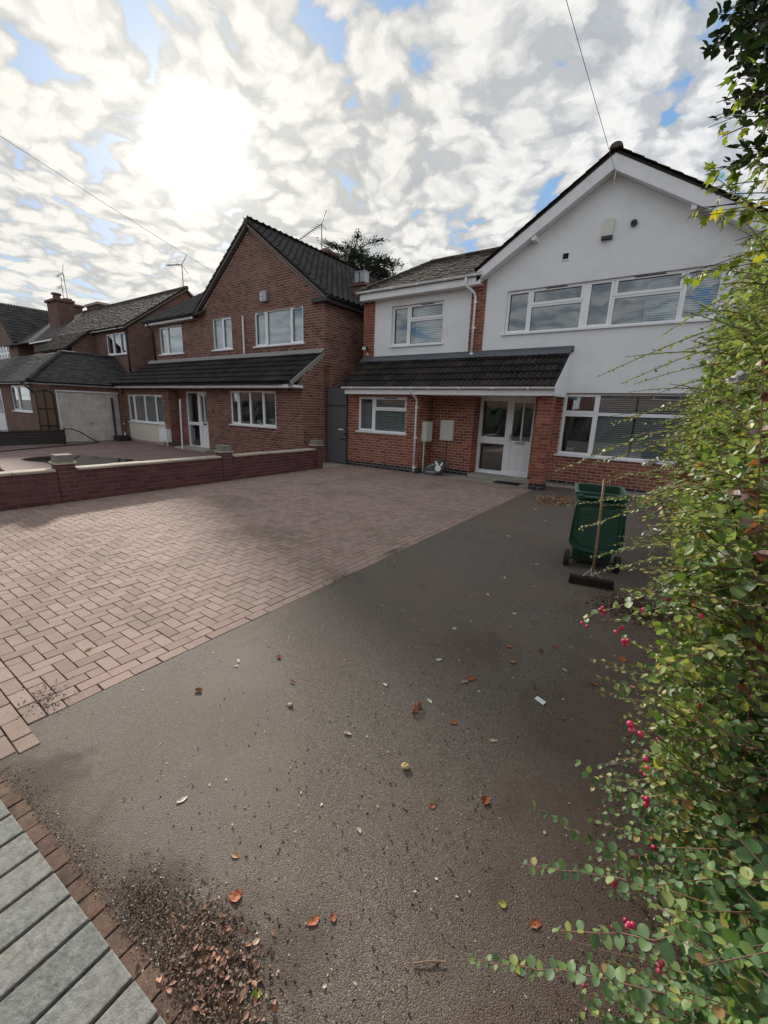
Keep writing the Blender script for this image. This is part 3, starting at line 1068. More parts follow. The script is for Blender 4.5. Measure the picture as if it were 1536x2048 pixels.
# main roof
RZ = 7.52
EL, ER, EZ = -5.20, 0.98, 5.545
slab(OH, [(EL, 11.46, EZ), (apx, 11.46, RZ - 0.035), (apx, 18.5, RZ - 0.035), (EL, 18.5, EZ)], 0.05, 'tile_brown')
slab(OH, [(ER, 11.46, EZ), (apx, 11.46, RZ - 0.035), (apx, 18.5, RZ - 0.035), (ER, 18.5, EZ)], 0.05, 'tile_brown')
LS = math.hypot(apx - EL, RZ - EZ)
tiles(OH, (EL, 18.4, EZ), (0, -1, 0), (apx - EL, 0, RZ - EZ), [(0, 0), (7.0, 0), (7.0, LS), (0, LS)], 'flat', 0.27, 0.30, 'tile_brown', 0, th=0.016)
LS2 = math.hypot(apx - ER, RZ - EZ)
tiles(OH, (ER, 11.4, EZ), (0, 1, 0), (apx - ER, 0, RZ - EZ), [(0, 0), (7.0, 0), (7.0, LS2), (0, LS2)], 'flat', 0.27, 0.30, 'tile_brown', 0, th=0.016)
for k in range(16):
    mb = MB()
    y0 = 11.38 + k * 0.44
    pts = [(apx + 0.13 * math.cos(a), y0, RZ - 0.03 + 0.105 * math.sin(a)) for a in [math.pi * t / 8 for t in range(9)]]
    mb.prism(pts, (0, 0.43, 0))
    mb.build('ridge_tile', 'tile_brown', OH)
# bargeboards with soffit
for sx in (-1, 1):
    xe = EL + 0.06 if sx < 0 else ER - 0.06
    mb = MB()
    mb.prism([(apx, 11.47, RZ - 0.075), (xe, 11.47, EZ - 0.02), (xe, 11.47, EZ - 0.30 + (0.0 if sx > 0 else 0.02)), (apx, 11.47, RZ - 0.40)], (0, 0.028, 0))
    mb.build('bargeboard', 'white_paint', OH)
    mb = MB()
    mb.prism([(apx, 11.50, RZ - 0.36), (xe, 11.50, EZ - 0.27), (xe, 11.50, EZ - 0.285), (apx, 11.50, RZ - 0.375)], (0, 0.245, 0))
    mb.build('soffit', 'white_paint', OH)
# purlin ends under the barge
for x in (-3.72, -0.50):
    mb = MB()
    z = 7.22 - abs(x - apx) * 0.639 - 0.10
    mb.box(x - 0.05, x + 0.05, 11.50, 11.75, z - 0.06, z + 0.05)
    mb.build('purlin_end', 'white_paint', OH)
# hipped roof over the left part
hx, hy, hz = -7.51, 13.14, 6.52
e0 = Vector((-9.22, 11.42, 5.43))
slab(OH, [(-9.22, 11.42, 5.43), (-5.06, 11.42, 5.43), (-5.06, 11.80, 5.43 + 0.38 * (hz - 5.43) / 1.72), (-3.6, 13.14, hz), (hx, hy, hz)], 0.05, 'tile_brown')
slab(OH, [(-9.22, 11.42, 5.43), (hx, hy, hz), (hx, 15.0, hz), (-9.22, 16.7, 5.43)], 0.05, 'tile_brown')
slab(OH, [(hx, hy, hz), (-3.4, 13.14, hz), (-3.4, 16.0, 5.2), (-9.2, 16.0, 5.2)], 0.05, 'tile_brown')
vs_ = Vector((0, 1.72, hz - 5.43))
LV = vs_.length
tiles(OH, (-9.22, 11.40, 5.435), (1, 0, 0), vs_, [(0.02, 0), (4.16, 0), (4.16, 0.46), (5.6, LV), (1.75, LV)], 'flat', 0.165, 0.10, 'tile_brown', 0, th=0.012, lap=1.5, jit=0.012)
hd = Vector((hx, hy, hz)) - e0
for k in range(7):
    p = e0 + hd * (k / 7.0)
    q = e0 + hd * ((k + 0.97) / 7.0)
    mb = MB()
    mb.tube([p + Vector((0, 0, 0.03)), q + Vector((0, 0, 0.02))], 0.07, 8)
    mb.build('hip_tile', 'tile_brown', OH)
for k in range(8):
    mb = MB()
    mb.tube([(hx + k * 0.42, hy, hz + 0.03), (hx + k * 0.42 + 0.40, hy, hz + 0.03)], 0.08, 8)
    mb.build('ridge_tile', 'tile_brown', OH)
# eaves of the left part
mb = MB()
mb.box(-9.12, -5.02, 11.47, 11.495, 5.21, 5.40)
mb.build('fascia', 'white_paint', OH)
mb = MB()
mb.box(-9.12, -5.02, 11.496, 11.748, 5.215, 5.235)
mb.build('soffit', 'white_paint', OH)


def gutter(parent, p, q, r=0.056, mat='white_plastic', brackets=0.9):
    p, q = Vector(p), Vector(q)
    t = (q - p).normalized()
    sd_ = t.cross(Vector((0, 0, 1))).normalized()
    mb = MB()
    n = 9
    ring_ = []
    for s_ in (1.0, 0.86):
        for k in range(n):
            a = math.pi + math.pi * k / (n - 1)
            ring_.append((s_ * r * math.cos(a), s_ * r * math.sin(a)))
    b = 0
    for e in (p, q):
        for cx, cz in ring_:
            mb.V.append(tuple(e + sd_ * cx + Vector((0, 0, cz))))
    N = 2 * n
    for k in range(n - 1):
        mb.F.append((k, k + 1, N + k + 1, N + k))
        mb.F.append((n + k + 1, n + k, N + n + k, N + n + k + 1))
    mb.F.append((0, n, N + n, N))
    mb.F.append((n - 1, N + n - 1, N + N - 1, N - 1))
    mb.F.append(tuple(list(range(0, n))))
    mb.F.append(tuple(N + i for i in range(n - 1, -1, -1)))
    g = mb.build('gutter', mat, parent)
    L_ = (q - p).length
    s_ = brackets * 0.5
    while s_ < L_:
        c = p + t * s_
        k = MB()
        e0_, e1_ = c - t * 0.015 - sd_ * r * 1.05, c + t * 0.015 + sd_ * r * 1.05
        k.box(e0_.x, e1_.x, e0_.y, e1_.y, c.z - r * 1.07, c.z - 0.006)
        k.build('bracket', mat, g)
        s_ += brackets
    return g


gutter(OH, (-9.20, 11.415, 5.455), (-4.97, 11.415, 5.455))


def downpipe(parent, path, r=0.034, mat='white_plastic', clips=True):
    mb = MB()
    mb.tube(path, r, 10)
    o = mb.build('downpipe', mat, parent, smooth=True)
    if clips:
        a, b = Vector(path[-2]), Vector(path[-1])
        for f in (0.08, 0.5, 0.93):
            c = a.lerp(b, f)
            k = MB()
            k.tube([c + Vector((0, 0, 0.03)), c - Vector((0, 0, 0.03))], r * 1.22, 10)
            k.box(c.x - r * 1.7, c.x + r * 1.7, c.y + r * 0.5, c.y + r * 1.6, c.z - 0.02, c.z + 0.02)
            k.build('clip', mat, o)
    return o


downpipe(OH, [(-5.42, 11.42, 5.42), (-5.42, 11.42, 5.27), (-5.40, 11.45, 5.19), (-5.24, 11.62, 5.05), (-5.21, 11.67, 4.95), (-5.21, 11.67, 3.36)])
# porch lean-to roof
LZ0, LZ1, LY0, LY1 = 2.46, 3.42, 10.44, 11.75
LX0, LX1 = -8.98, -2.55
sl = Vector((0, LY1 - LY0, LZ1 - LZ0))
slab(OH, [(LX0, LY0, LZ0), (LX1, LY0, LZ0), (LX1, LY1, LZ1), (LX0 - 0.1, LY1, LZ1)], 0.04, 'dark_void', 'porch_deck')
tiles(OH, (LX0, LY0, LZ0 + 0.004), (1, 0, 0), sl, [(-0.02, 0), (LX1 - LX0, 0), (LX1 - LX0, sl.length - 0.05), (-0.10, sl.length - 0.05)], 'roman', 0.292, 0.325, 'tile_black', 300, th=0.042, jit=0.006)
# verge mortar on the left and lead along the wall
nrm = Vector((0, -(LZ1 - LZ0), LY1 - LY0)).normalized()
mb = MB()
mb.prism([G.P(-9.15, 3.40, 0.002), G.P(-2.49, 3.40, 0.002), G.P(-2.49, 3.55, 0.002), G.P(-8.70, 3.535, 0.002), G.P(-9.15, 3.53, 0.002)], (0, -0.034, 0))
up_ = mb.build('flashing_upstand', 'lead', OH)
xk = -9.13
while xk < -2.55:
    wk = min(0.62, -2.52 - xk)
    mb = MB()
    pA = Vector((xk, LY1 - 0.03, LZ1 + 0.045)) + nrm * 0.02
    dn = -sl.normalized() * (0.24 + random.uniform(-0.015, 0.015))
    pts = [pA, pA + Vector((wk, 0, 0)), pA + Vector((wk, 0, 0)) + dn + nrm * 0.012, pA + dn + nrm * 0.012]
    mb.prism([tuple(x) for x in pts], nrm * 0.006)
    mb.build('flashing_apron', 'lead', OH)
    xk += 0.61
mb = MB()
mb.box(-8.90, -2.56, 10.50, 10.525, 2.29, 2.425)
mb.build('fascia', 'white_paint', OH)
mb = MB()
mb.box(-8.90, -2.56, 10.526, 11.995, 2.30, 2.315)
mb.build('soffit', 'white_paint', OH)
gutter(OH, (-8.97, 10.435, 2.500), (-2.505, 10.435, 2.485))
downpipe(OH, [(-6.40, 10.44, 2.46), (-6.40, 10.44, 2.36), (-6.40, 10.62, 2.26), (-6.40, 10.77, 2.18), (-6.40, 10.79, 2.10), (-6.40, 10.79, 0.03)])
mb = MB()   # white cheek at the porch's open end
mb.prism([(-2.548, 10.50, 2.29), (-2.548, 11.745, 2.30), (-2.548, 11.745, 3.40), (-2.548, 10.50, 2.47)], (0.022, 0, 0))
mb.build('cheek', 'white_paint', OH)
# windows
P1 = [(-8.05, -7.43, 3.83, 5.0, True), (-7.43, -6.22, 4.56, 5.0, True), (-7.43, -6.22, 3.83, 4.56, False)]
window(OH, G, -8.05, -6.22, 3.83, 5.0, P1, rec=0.09, blind=('venetian', 'blind_white'), bu=[(-7.3, -6.3)], vents=[(-7.0, -6.6, 4.965)])
P2 = [(-4.34, -3.72, 3.95, 5.0, True), (-3.72, -2.44, 4.60, 5.0, True), (-3.72, -2.44, 3.95, 4.60, False), (-2.36, -1.79, 3.95, 5.0, True),
      (-1.79, -0.44, 4.60, 5.0, True), (-1.79, -0.44, 3.95, 4.60, False), (-0.44, 0.26, 3.95, 5.0, True)]
w2 = window(OH, G, -4.34, 0.26, 3.95, 5.0, P2, rec=0.07, blind=('venetian', 'blind_white'), bu=[(-1.12, 0.2)], vents=[(-3.35, -2.85, 4.968), (-1.4, -0.8, 4.968)])
mb = MB()
G.box(mb, -2.442, -2.358, 3.95, 5.0, -0.14, -0.066)
mb.build('mullion', 'white_plastic', w2)
P3 = [(-2.567, -1.77, 1.91, 2.40, True), (-2.567, -1.77, 0.86, 1.91, True), (-1.77, 0.28, 1.91, 2.40, False), (-1.77, 0.28, 0.86, 1.91, False)]
w3 = window(OH, G, -2.567, 0.28, 0.86, 2.40, P3, rec=0.06, blind=('venetian', 'blind_grey'), bu=[(-1.74, -0.95), (-0.90, 0.25)], blind_d=0.045)
k = MB()
z = 1.25
while z < 2.33:
    k.box(-2.5, -1.8, 11.95, 11.975, z, z + 0.004)
    z += 0.05
k.build('blind', 'blind_grey', w3)
k = MB()
k.box(-2.42, -2.03, 11.93, 12.05, 0.87, 1.22)
k.build('keepsake_box', 'dark_timber', w3)
text_mesh('ME', 0.155, 'letter_white', w3, G, -2.40, 0.93, -0.172)
PA = [(-8.61, -8.01, 1.16, 2.22, True), (-8.01, -6.79, 1.85, 2.22, True), (-8.01, -6.79, 1.16, 1.85, False)]
window(OH, A, -8.61, -6.79, 1.16, 2.22, PA, rec=0.05, blind=('venetian', 'blind_grey'), vents=[(-7.6, -7.15, 2.185)], blind_d=0.06)
# front door with side light
fr = MB()
ring(fr, DW, -4.93, -3.25, 0.10, 2.285, 0.05, -0.08, 0.0)
DW.box(fr, -4.07, -3.99, 0.15, 2.235, -0.078, -0.002)
DW.box(fr, -4.88, -4.07, 1.02, 1.13, -0.078, -0.002)
ring(fr, DW, -4.88, -4.07, 0.15, 1.02, 0.045, -0.076, -0.004)
ring(fr, DW, -4.88, -4.07, 1.13, 2.235, 0.045, -0.076, -0.004)
dfr = fr.build('door_frame', 'white_plastic', OH)
for v0, v1 in ((0.195, 0.975), (1.175, 2.19)):
    k = MB()
    DW.box(k, -4.835, -4.115, v0, v1, -0.05, -0.043)
    k.build('pane', 'glass', dfr)
k = MB()
DW.box(k, -4.99, -3.2, 0.075, 0.099, -0.08, 0.05)
k.build('threshold', 'white_plastic', dfr)
dr = MB()
ring(dr, DW, -3.99, -3.30, 0.15, 2.235, 0.075, -0.06, 0.008)
DW.box(dr, -3.915, -3.375, 0.98, 1.10, -0.058, 0.006)
DW.box(dr, -3.915, -3.375, 0.225, 0.98, -0.058, -0.018)
DW.box(dr, -3.665, -3.625, 1.10, 2.16, -0.058, 0.005)
for a, b in ((-3.885, -3.675), (-3.615, -3.405)):
    DW.box(dr, a, b, 0.27, 0.93, -0.02, -0.004)
    DW.box(dr, a + 0.045, b - 0.045, 0.33, 0.87, -0.01, 0.006)
door = dr.build('front_door', 'white_plastic', OH)
for a, b in ((-3.915, -3.665), (-3.625, -3.375)):
    k = MB()
    DW.box(k, a, b, 1.10, 2.16, -0.04, -0.033)
    k.build('pane', 'glass', door)
k = MB()
DW.box(k, -3.78, -3.50, 1.015, 1.075, 0.006, 0.022)
k.build('letterbox', 'steel', door)
k = MB()
DW.box(k, -3.965, -3.935, 1.08, 1.30, 0.008, 0.018)
k.tube([DW.P(-3.95, 1.24, 0.018), DW.P(-3.95, 1.24, 0.055), DW.P(-3.84, 1.24, 0.055)], 0.010, 6)
k.build('handle', 'steel', door)
k = MB()
DW.box(k, -4.9, -3.2, 0.0, 2.3, -1.5, -1.45)
k.build('hall_wall', 'room_wall', OH)
# meter boxes and pipes in the porch
k = MB()
BK.box(k, -5.96, -5.53, 1.0, 1.60, 0.0, 0.075)
mbx = k.build('meter_box', 'meter_plastic', OH)
k = MB()
BK.box(k, -5.935, -5.555, 1.03, 1.575, 0.076, 0.090)
k.build('door', 'meter_plastic', mbx)
k = MB()
rs.box(k, 11.02, 11.42, 0.95, 1.54, 0.0, 0.15)
mbx = k.build('meter_box', 'meter_plastic', OH)
k = MB()
rs.box(k, 11.05, 11.39, 0.98, 1.51, 0.151, 0.163)
k.build('door', 'meter_plastic', mbx)
k = MB()
k.tube([(-6.26, 11.10, 0.95), (-6.26, 11.10, 0.02)], 0.024, 8)
k.build('conduit', 'meter_plastic', OH)
k = MB()
k.tube([(-5.74, 11.575, 1.0), (-5.74, 11.575, 0.1)], 0.012, 6)
k.build('conduit', 'cable', OH)
# gable fittings
k = MB()
pts = [(-2.20, 0), (-1.98, 0), (-1.98, 0.42), (-2.20, 0.42)]
k.prism([(-2.20, 11.748, 5.89), (-1.985, 11.748, 5.89), (-1.985, 11.748, 6.22), (-2.03, 11.748, 6.24), (-2.16, 11.748, 6.24), (-2.20, 11.748, 6.22)], (0, -0.075, 0))
al = k.build('alarm_box', 'meter_plastic', OH)
k = MB()
k.prism([(-2.205, 11.749, 5.82), (-1.98, 11.749, 5.82), (-1.98, 11.749, 5.889), (-2.205, 11.749, 5.889)], (0, -0.082, 0))
k.build('strobe', 'black_plastic', al)
k = MB()
k.tube([(-1.58, 11.749, 6.06), (-1.58, 11.69, 6.06)], 0.066, 16)
vt = k.build('round_vent', 'black_plastic', OH)
k = MB()
k.tube([(-1.58, 11.689, 6.06), (-1.58, 11.675, 6.06)], 0.03, 12)
k.build('core', 'rubber', vt)
k = MB()
ring(k, G, -3.055, -2.87, 5.53, 5.71, 0.025, 0.0, 0.02)
vt = k.build('square_vent', 'white_paint', OH)
k = MB()
G.box(k, -3.03, -2.895, 5.555, 5.685, 0.001, 0.008)
k.build('grille', 'dark_void', vt)
k = MB()
k.tube([(-2.06, 11.46, 7.08), (-2.06, 11.45, 6.98), (-2.07, 11.46, 6.90)], 0.012, 6)
k.build('cable_bracket', 'steel', OH)
# flood light on the left pier
k = MB()
k.box(-9.03, -8.86, 11.52, 11.60, 3.72, 3.84)
k.tube([(-8.95, 11.6, 3.78), (-8.95, 11.73, 3.74)], 0.02, 8)
fl = k.build('flood_light', 'black_plastic', OH)
k = MB()
k.box(-9.01, -8.88, 11.505, 11.519, 3.735, 3.825)
k.build('lens', 'meter_plastic', fl)
k = MB()
k.lathe((-8.93, 11.68, 3.57), [(0.02, 0), (0.045, 0.03), (0.045, 0.07), (0.02, 0.10)], 10)
k.build('sensor', 'meter_plastic', fl)

# ------------------------------------------------------------------ the brick gable house next door
NH = root('brick_house', 'red brick gable house with a dark tiled lean-to roof and number 31', 'house', (-15.2, 10.72, 0))
NU = FY(10.72)
ng = []
n_big = (-13.46, -10.93, 3.93, 5.13)
n_sm = (-16.08, -14.82, 3.93, 5.13)
n_lf = (-20.20, -18.30, 3.93, 5.12)
nax, naz = -13.53, 7.86
wall(NU, -20.70, -9.97, 3.2, 5.26, [n_big, n_sm, n_lf], 'mortar_next', NH, gable=[(-17.05, 5.26), (-10.03, 5.26), (nax, naz)])
sl_n = (naz - 5.26) / 3.5


def ntop(v):
    if v <= 5.26:
        return (-1e9, 1e9)
    wv = max(0.0, (naz - v) / sl_n)
    return (nax - wv, nax + wv)


bricks(ng, NU, -20.70, -9.97, 3.32, naz, [n_big, n_sm, n_lf], top=ntop, mat='brick_next', phase=-9.97, prio=1)
NS = SX(-9.97)
wall(NS, 10.975, 20.0, 0.0, 5.30, [], 'mortar_next', NH, name='side_wall')
wall(NS, 9.975, 10.715, 0.0, 2.55, [], 'mortar_next', NH, name='side_wall', gable=[(9.975, 2.55), (10.715, 2.55), (10.715, 3.60), (9.975, 3.05)])
bricks(ng, NS, 10.72, 20.0, 0.0, 5.30, [], mat='brick_next', phase=10.72, prio=1)


def ltop(v):
    if v < 2.80:
        return (-1e9, 1e9)
    return (9.72 + (v - 2.80) * 1.36, 1e9)


bricks(ng, NS, 9.72, 10.715, 0.0, 3.52, [], top=ltop, mat='brick_next', phase=9.72, prio=0)
NG = FY(9.72)
n_gw = (-13.76, -11.26, 1.11, 2.33)
wall(NG, -15.25, -9.97, 0.0, 2.52, [n_gw], 'mortar_next', NH, gable=[(-10.22, 2.52), (-9.97, 2.52), (-9.97, 2.86), (-10.22, 2.86)])
bricks(ng, NG, -15.25, -9.97, 0.0, 2.45, [n_gw], mat='brick_next', phase=-9.97, prio=0)
NL = FY(9.60)
n_lw = (-21.40, -18.27, 0.90, 2.13)
wall(NL, -22.0, -17.80, 0.0, 2.52, [n_lw], 'mortar_next', NH)
bricks(ng, NL, -22.0, -17.80, 0.0, 2.45, [n_lw, (-21.45, -18.2, 0.0, 0.9)], mat='brick_next', phase=-17.8, prio=2)
k = MB()
NL.box(k, -21.45, -18.22, 0.10, 0.865, 0.0, 0.02)
k.build('cream_panel', 'cream_panel', NH)
nr = SX(-17.80)
wall(nr, 9.855, 9.995, 0.0, 2.52, [], 'mortar_next', NH)
bricks(ng, nr, 9.60, 9.99, 0.0, 2.45, mat='brick_next', phase=9.6, prio=2)
ND = FY(10.0)
wall(ND, -17.79, -15.2, 0.0, 2.52, [(-17.10, -15.46, 0.04, 2.30)], 'mortar_next', NH)
bricks(ng, ND, -17.79, -15.26, 0.0, 2.45, [(-17.10, -15.46, 0.0, 2.32)], mat='brick_next', phase=-17.8, prio=2)
emit(NH, ng, BV, BF, 'brick', 'brickwork', 300)
for a, b, c, e in ((-20.70, -20.48, 10.97, 20.0), (-20.6, -10.2, 19.8, 20.0)):
    k = MB()
    k.box(a, b, c, e, 0.0, 5.25)
    k.build('side_wall', 'brick_far', NH)
k = MB()
k.box(-21.9, -10.3, 11.05, 11.09, 0.0, 2.6)
k.build('partition', 'room_wall', NH)
k = MB()
k.box(-20.4, -10.25, 12.6, 12.66, 2.6, 5.2)
k.build('partition', 'room_wall', NH)
k = MB()
k.box(-20.45, -10.24, 10.99, 19.7, 2.62, 2.75)
k.build('floor', 'room_wall', NH)
k = MB()
k.box(-20.45, -10.24, 10.99, 19.7, 5.16, 5.22)
k.build('ceiling', 'room_wall', NH)
k = MB()
k.prism([(-17.1, 19.9, 5.27), (-10.0, 19.9, 5.27), (nax, 19.9, 7.8)], (0, 0.1, 0))
k.build('back_gable', 'brick_far', NH)
# main roof
nz = 8.03
slab(NH, [(-9.78, 10.60, 5.28), (nax, 10.60, nz - 0.03), (nax, 20.3, nz - 0.03), (-9.78, 20.3, 5.28)], 0.06, 'dark_timber')
slab(NH, [(-17.28, 10.60, 5.28), (nax, 10.60, nz - 0.03), (nax, 20.3, nz - 0.03), (-17.28, 20.3, 5.28)], 0.06, 'dark_timber')
rv = Vector((nax + 9.78, 0, nz - 5.28))
tiles(NH, (-9.74, 10.56, 5.28), (0, 1, 0), rv, [(0, 0), (9.6, 0), (9.6, rv.length), (0, rv.length)], 'pan', 0.27, 0.30, 'tile_slate', 0, th=0.040, jit=0.006)
lv = Vector((nax + 17.28, 0, nz - 5.28))
tiles(NH, (-17.28, 20.1, 5.28), (0, -1, 0), lv, [(0, 0), (9.54, 0), (9.54, lv.length), (0, lv.length)], 'pan', 0.27, 0.30, 'tile_slate', 0, th=0.040)
for kk in range(22):
    k = MB()
    y0 = 10.55 + kk * 0.44
    k.tube([(nax, y0, nz - 0.01), (nax, y0 + 0.43, nz - 0.01)], 0.105, 10)
    k.build('ridge_tile', 'tile_slate', NH)
# mortared verge strips on the gable
for xe in (-9.82, -17.24):
    k = MB()
    k.prism([(nax, 10.575, nz - 0.03), (xe, 10.575, 5.27), (xe, 10.575, 5.19), (nax, 10.575, nz - 0.12)], (0, 0.14, 0))
    k.build('verge', 'mortar_grey2', NH)
# boxed eave on the right with black gutter
k = MB()
k.box(-10.42, -9.72, 10.58, 10.715, 5.12, 5.25)
k.build('eave_box', 'black_plastic', NH)
k = MB()
k.box(-9.965, -9.74, 10.72, 20.0, 5.10, 5.24)
k.build('soffit', 'dark_timber', NH)
gutter(NH, (-9.72, 20.0, 5.26), (-9.72, 10.55, 5.26), 0.06, 'black_plastic', 1.2)
# left roof with front eave
le = Vector((0, 4.6, 2.80))
slab(NH, [(-21.0, 10.42, 5.33), (-16.6, 10.42, 5.33), (-13.6, 15.02, 8.10), (-21.0, 15.02, 8.13)], 0.06, 'dark_timber')
slab(NH, [(-21.0, 15.02, 8.13), (-13.6, 15.02, 8.13), (-13.6, 20.0, 5.2), (-21.0, 20.0, 5.2)], 0.06, 'tile_slate')
tiles(NH, (-21.02, 10.40, 5.34), (1, 0, 0), le, [(0, 0), (3.95, 0), (7.2, le.length), (0, le.length)], 'roman', 0.29, 0.31, 'tile_slate', 0, th=0.030)
k = MB()
k.box(-20.85, -17.03, 10.46, 10.49, 5.20, 5.30)
k.build('fascia', 'white_paint', NH)
k = MB()
k.box(-20.85, -17.03, 10.491, 10.715, 5.205, 5.225)
k.build('soffit', 'white_paint', NH)
gutter(NH, (-20.95, 10.40, 5.34), (-17.1, 10.40, 5.34), 0.05, 'black_plastic', 1.2)
wl = [(-20.72, 10.49, 5.28), (-20.72, 15.0, 8.02), (-20.72, 19.9, 5.25)]
k = MB()
k.prism(wl, (0.18, 0, 0))
k.build('gable_wall', 'brick_far', NH)
downpipe(NH, [(-20.60, 10.42, 5.28), (-20.60, 10.55, 5.1), (-20.60, 10.66, 5.0), (-20.60, 10.66, 3.72)], 0.035, 'black_plastic', False)
# lean-to roof
y0, z0, y1, z1 = 9.18, 2.56, 10.72, 3.62
s2 = Vector((0, y1 - y0, z1 - z0))
slab(NH, [(-22.05, y0, z0), (-9.99, y0, z0), (-9.99, y1, z1), (-21.1, y1, z1)], 0.04, 'dark_void', 'lean_to_deck')
tiles(NH, (-22.1, y0, z0 + 0.004), (1, 0, 0), s2, [(0, 0), (12.1, 0), (12.1, s2.length - 0.06), (0.95, s2.length - 0.06)], 'roman', 0.295, 0.315, 'tile_black', 300, th=0.042, jit=0.006)
k = MB()
n2 = Vector((0, -(z1 - z0), y1 - y0)).normalized()
xk = -21.15
while xk < -9.95:
    wk = min(0.75, -9.93 - xk)
    k = MB()
    pA = Vector((xk, y1 - 0.005, z1 + 0.11))
    pB = Vector((xk, y1 - 0.005, z1 + 0.03)) + n2 * 0.035 - s2.normalized() * (0.20 + random.uniform(-0.012, 0.012))
    k.prism([pA, pA + Vector((wk, 0, 0)), pB + Vector((wk, 0, 0)), pB], n2 * 0.012)
    k.build('flashing', 'pale_flashing', NH)
    xk += 0.742
k = MB()
k.prism([(-10.12, y0 + 0.05, z0 - 0.09), (-10.12, y1, z1 - 0.09), (-10.12, y1, z1 + 0.02), (-10.12, y0 + 0.02, z0 + 0.03)], (0.17, 0, 0))
k.build('verge', 'pale_flashing', NH)
k = MB()
k.box(-22.0, -10.10, 9.24, 9.265, 2.41, 2.515)
k.build('fascia', 'white_paint', NH)
k = MB()
k.box(-10.099, -9.955, 9.30, 9.72, 2.42, 2.50)
k.build('fascia_end', 'white_paint', NH)
k = MB()
k.box(-22.0, -10.10, 9.266, 9.995, 2.42, 2.44)
k.build('soffit', 'white_paint', NH)
gutter(NH, (-22.1, 9.18, 2.545), (-10.35, 9.18, 2.545), 0.05, 'black_plastic', 1.3)
# windows
q = [(-13.46, -12.83, 3.96, 5.13, True), (-12.83, -11.55, 3.96, 5.13, False), (-11.55, -10.93, 3.96, 5.13, True)]
window(NH, NU, -13.46, -10.93, 3.96, 5.13, q, rec=0.05, fw=0.07, blind=('vertical', 'curtain'), vents=[(-13.3, -12.95, 5.09), (-11.4, -11.05, 5.09)], blind_d=0.12)
q = [(-16.08, -15.44, 3.96, 5.13, False), (-15.44, -14.82, 3.96, 5.13, True)]
window(NH, NU, -16.08, -14.82, 3.96, 5.13, q, rec=0.05, fw=0.07, blind=('roller', 'curtain'))
q = [(-20.20, -19.55, 3.96, 5.12, True), (-19.55, -18.30, 3.96, 5.12, False)]
window(NH, NU, -20.20, -18.30, 3.96, 5.12, q, rec=0.05, fw=0.07, blind=('roller', 'curtain'))
q = [(-13.76, -13.30, 1.14, 2.33, True), (-13.30, -12.66, 1.14, 2.33, False), (-12.66, -11.95, 1.14, 2.33, False), (-11.95, -11.26, 1.14, 2.33, True)]
wn_ = window(NH, NG, -13.76, -11.26, 1.14, 2.33, q, rec=0.05, fw=0.075, sill_mat='white_paint')
k = MB()
NG.box(k, -12.62, -12.05, 1.15, 1.55, -0.30, -0.20)
k.build('keepsake_box', 'dark_timber', wn_)
text_mesh('ME', 0.21, 'letter_white', wn_, NG, -12.50, 1.20, -0.19)
k = MB()
for rr in range(5):
    rad = 0.10 + rr * 0.055
    k.tube([NG.P(-11.60 + rad * math.cos(a), 1.55 + 0.5 * rad * math.sin(a) - 0.14, -0.25) for a in [math.pi + math.pi * t / 10 for t in range(11)]], 0.014, 5)
k.build('wire_basket', 'steel', wn_)
q = [(-21.40, -20.86, 0.93, 2.13, True), (-20.86, -19.92, 0.93, 2.13, False), (-19.92, -18.95, 0.93, 2.13, False), (-18.95, -18.27, 0.93, 2.13, True)]
window(NH, NL, -21.40, -18.27, 0.93, 2.13, q, rec=0.05, fw=0.085, blind=('roller', 'room_wall'), blind_d=0.5)
# door
fr = MB()
ring(fr, ND, -17.10, -15.46, 0.05, 2.30, 0.06, -0.08, 0.012)
ND.box(fr, -16.30, -16.20, 0.11, 2.24, -0.078, 0.010)
ND.box(fr, -17.04, -16.30, 0.96, 1.08, -0.078, 0.010)
df = fr.build('door_frame', 'white_plastic', NH)
for v0, v1 in ((0.11, 0.96), (1.08, 2.24)):
    k = MB()
    ND.box(k, -17.04, -16.30, v0, v1, -0.05, -0.043)
    k.build('pane', 'glass', df)
dr = MB()
ring(dr, ND, -16.20, -15.52, 0.11, 2.24, 0.09, -0.06, 0.02)
ND.box(dr, -16.11, -15.61, 0.97, 1.10, -0.058, 0.018)
ND.box(dr, -15.885, -15.835, 1.10, 2.15, -0.058, 0.016)
ND.box(dr, -16.11, -15.61, 0.20, 0.97, -0.058, -0.012)
for a, b in ((-16.08, -15.88), (-15.84, -15.64)):
    ND.box(dr, a, b, 0.26, 0.90, -0.02, 0.004)
d2 = dr.build('front_door', 'white_plastic', NH)
for a, b in ((-16.11, -15.885), (-15.835, -15.61)):
    k = MB()
    ND.box(k, a, b, 1.10, 2.15, -0.04, -0.033)
    k.build('pane', 'glass', d2)
k = MB()
ND.box(k, -15.99, -15.72, 1.00, 1.06, 0.018, 0.034)
k.build('letterbox', 'black_plastic', d2)
text_mesh('31', 0.19, 'black_plastic', NH, NG, -14.90, 1.52, 0.012, name='house_number', extr=0.006)
k = MB()
k.box(-17.2, -15.0, 9.35, 9.98, 0.0, 0.07)
k.build('step', 'concrete', NH)
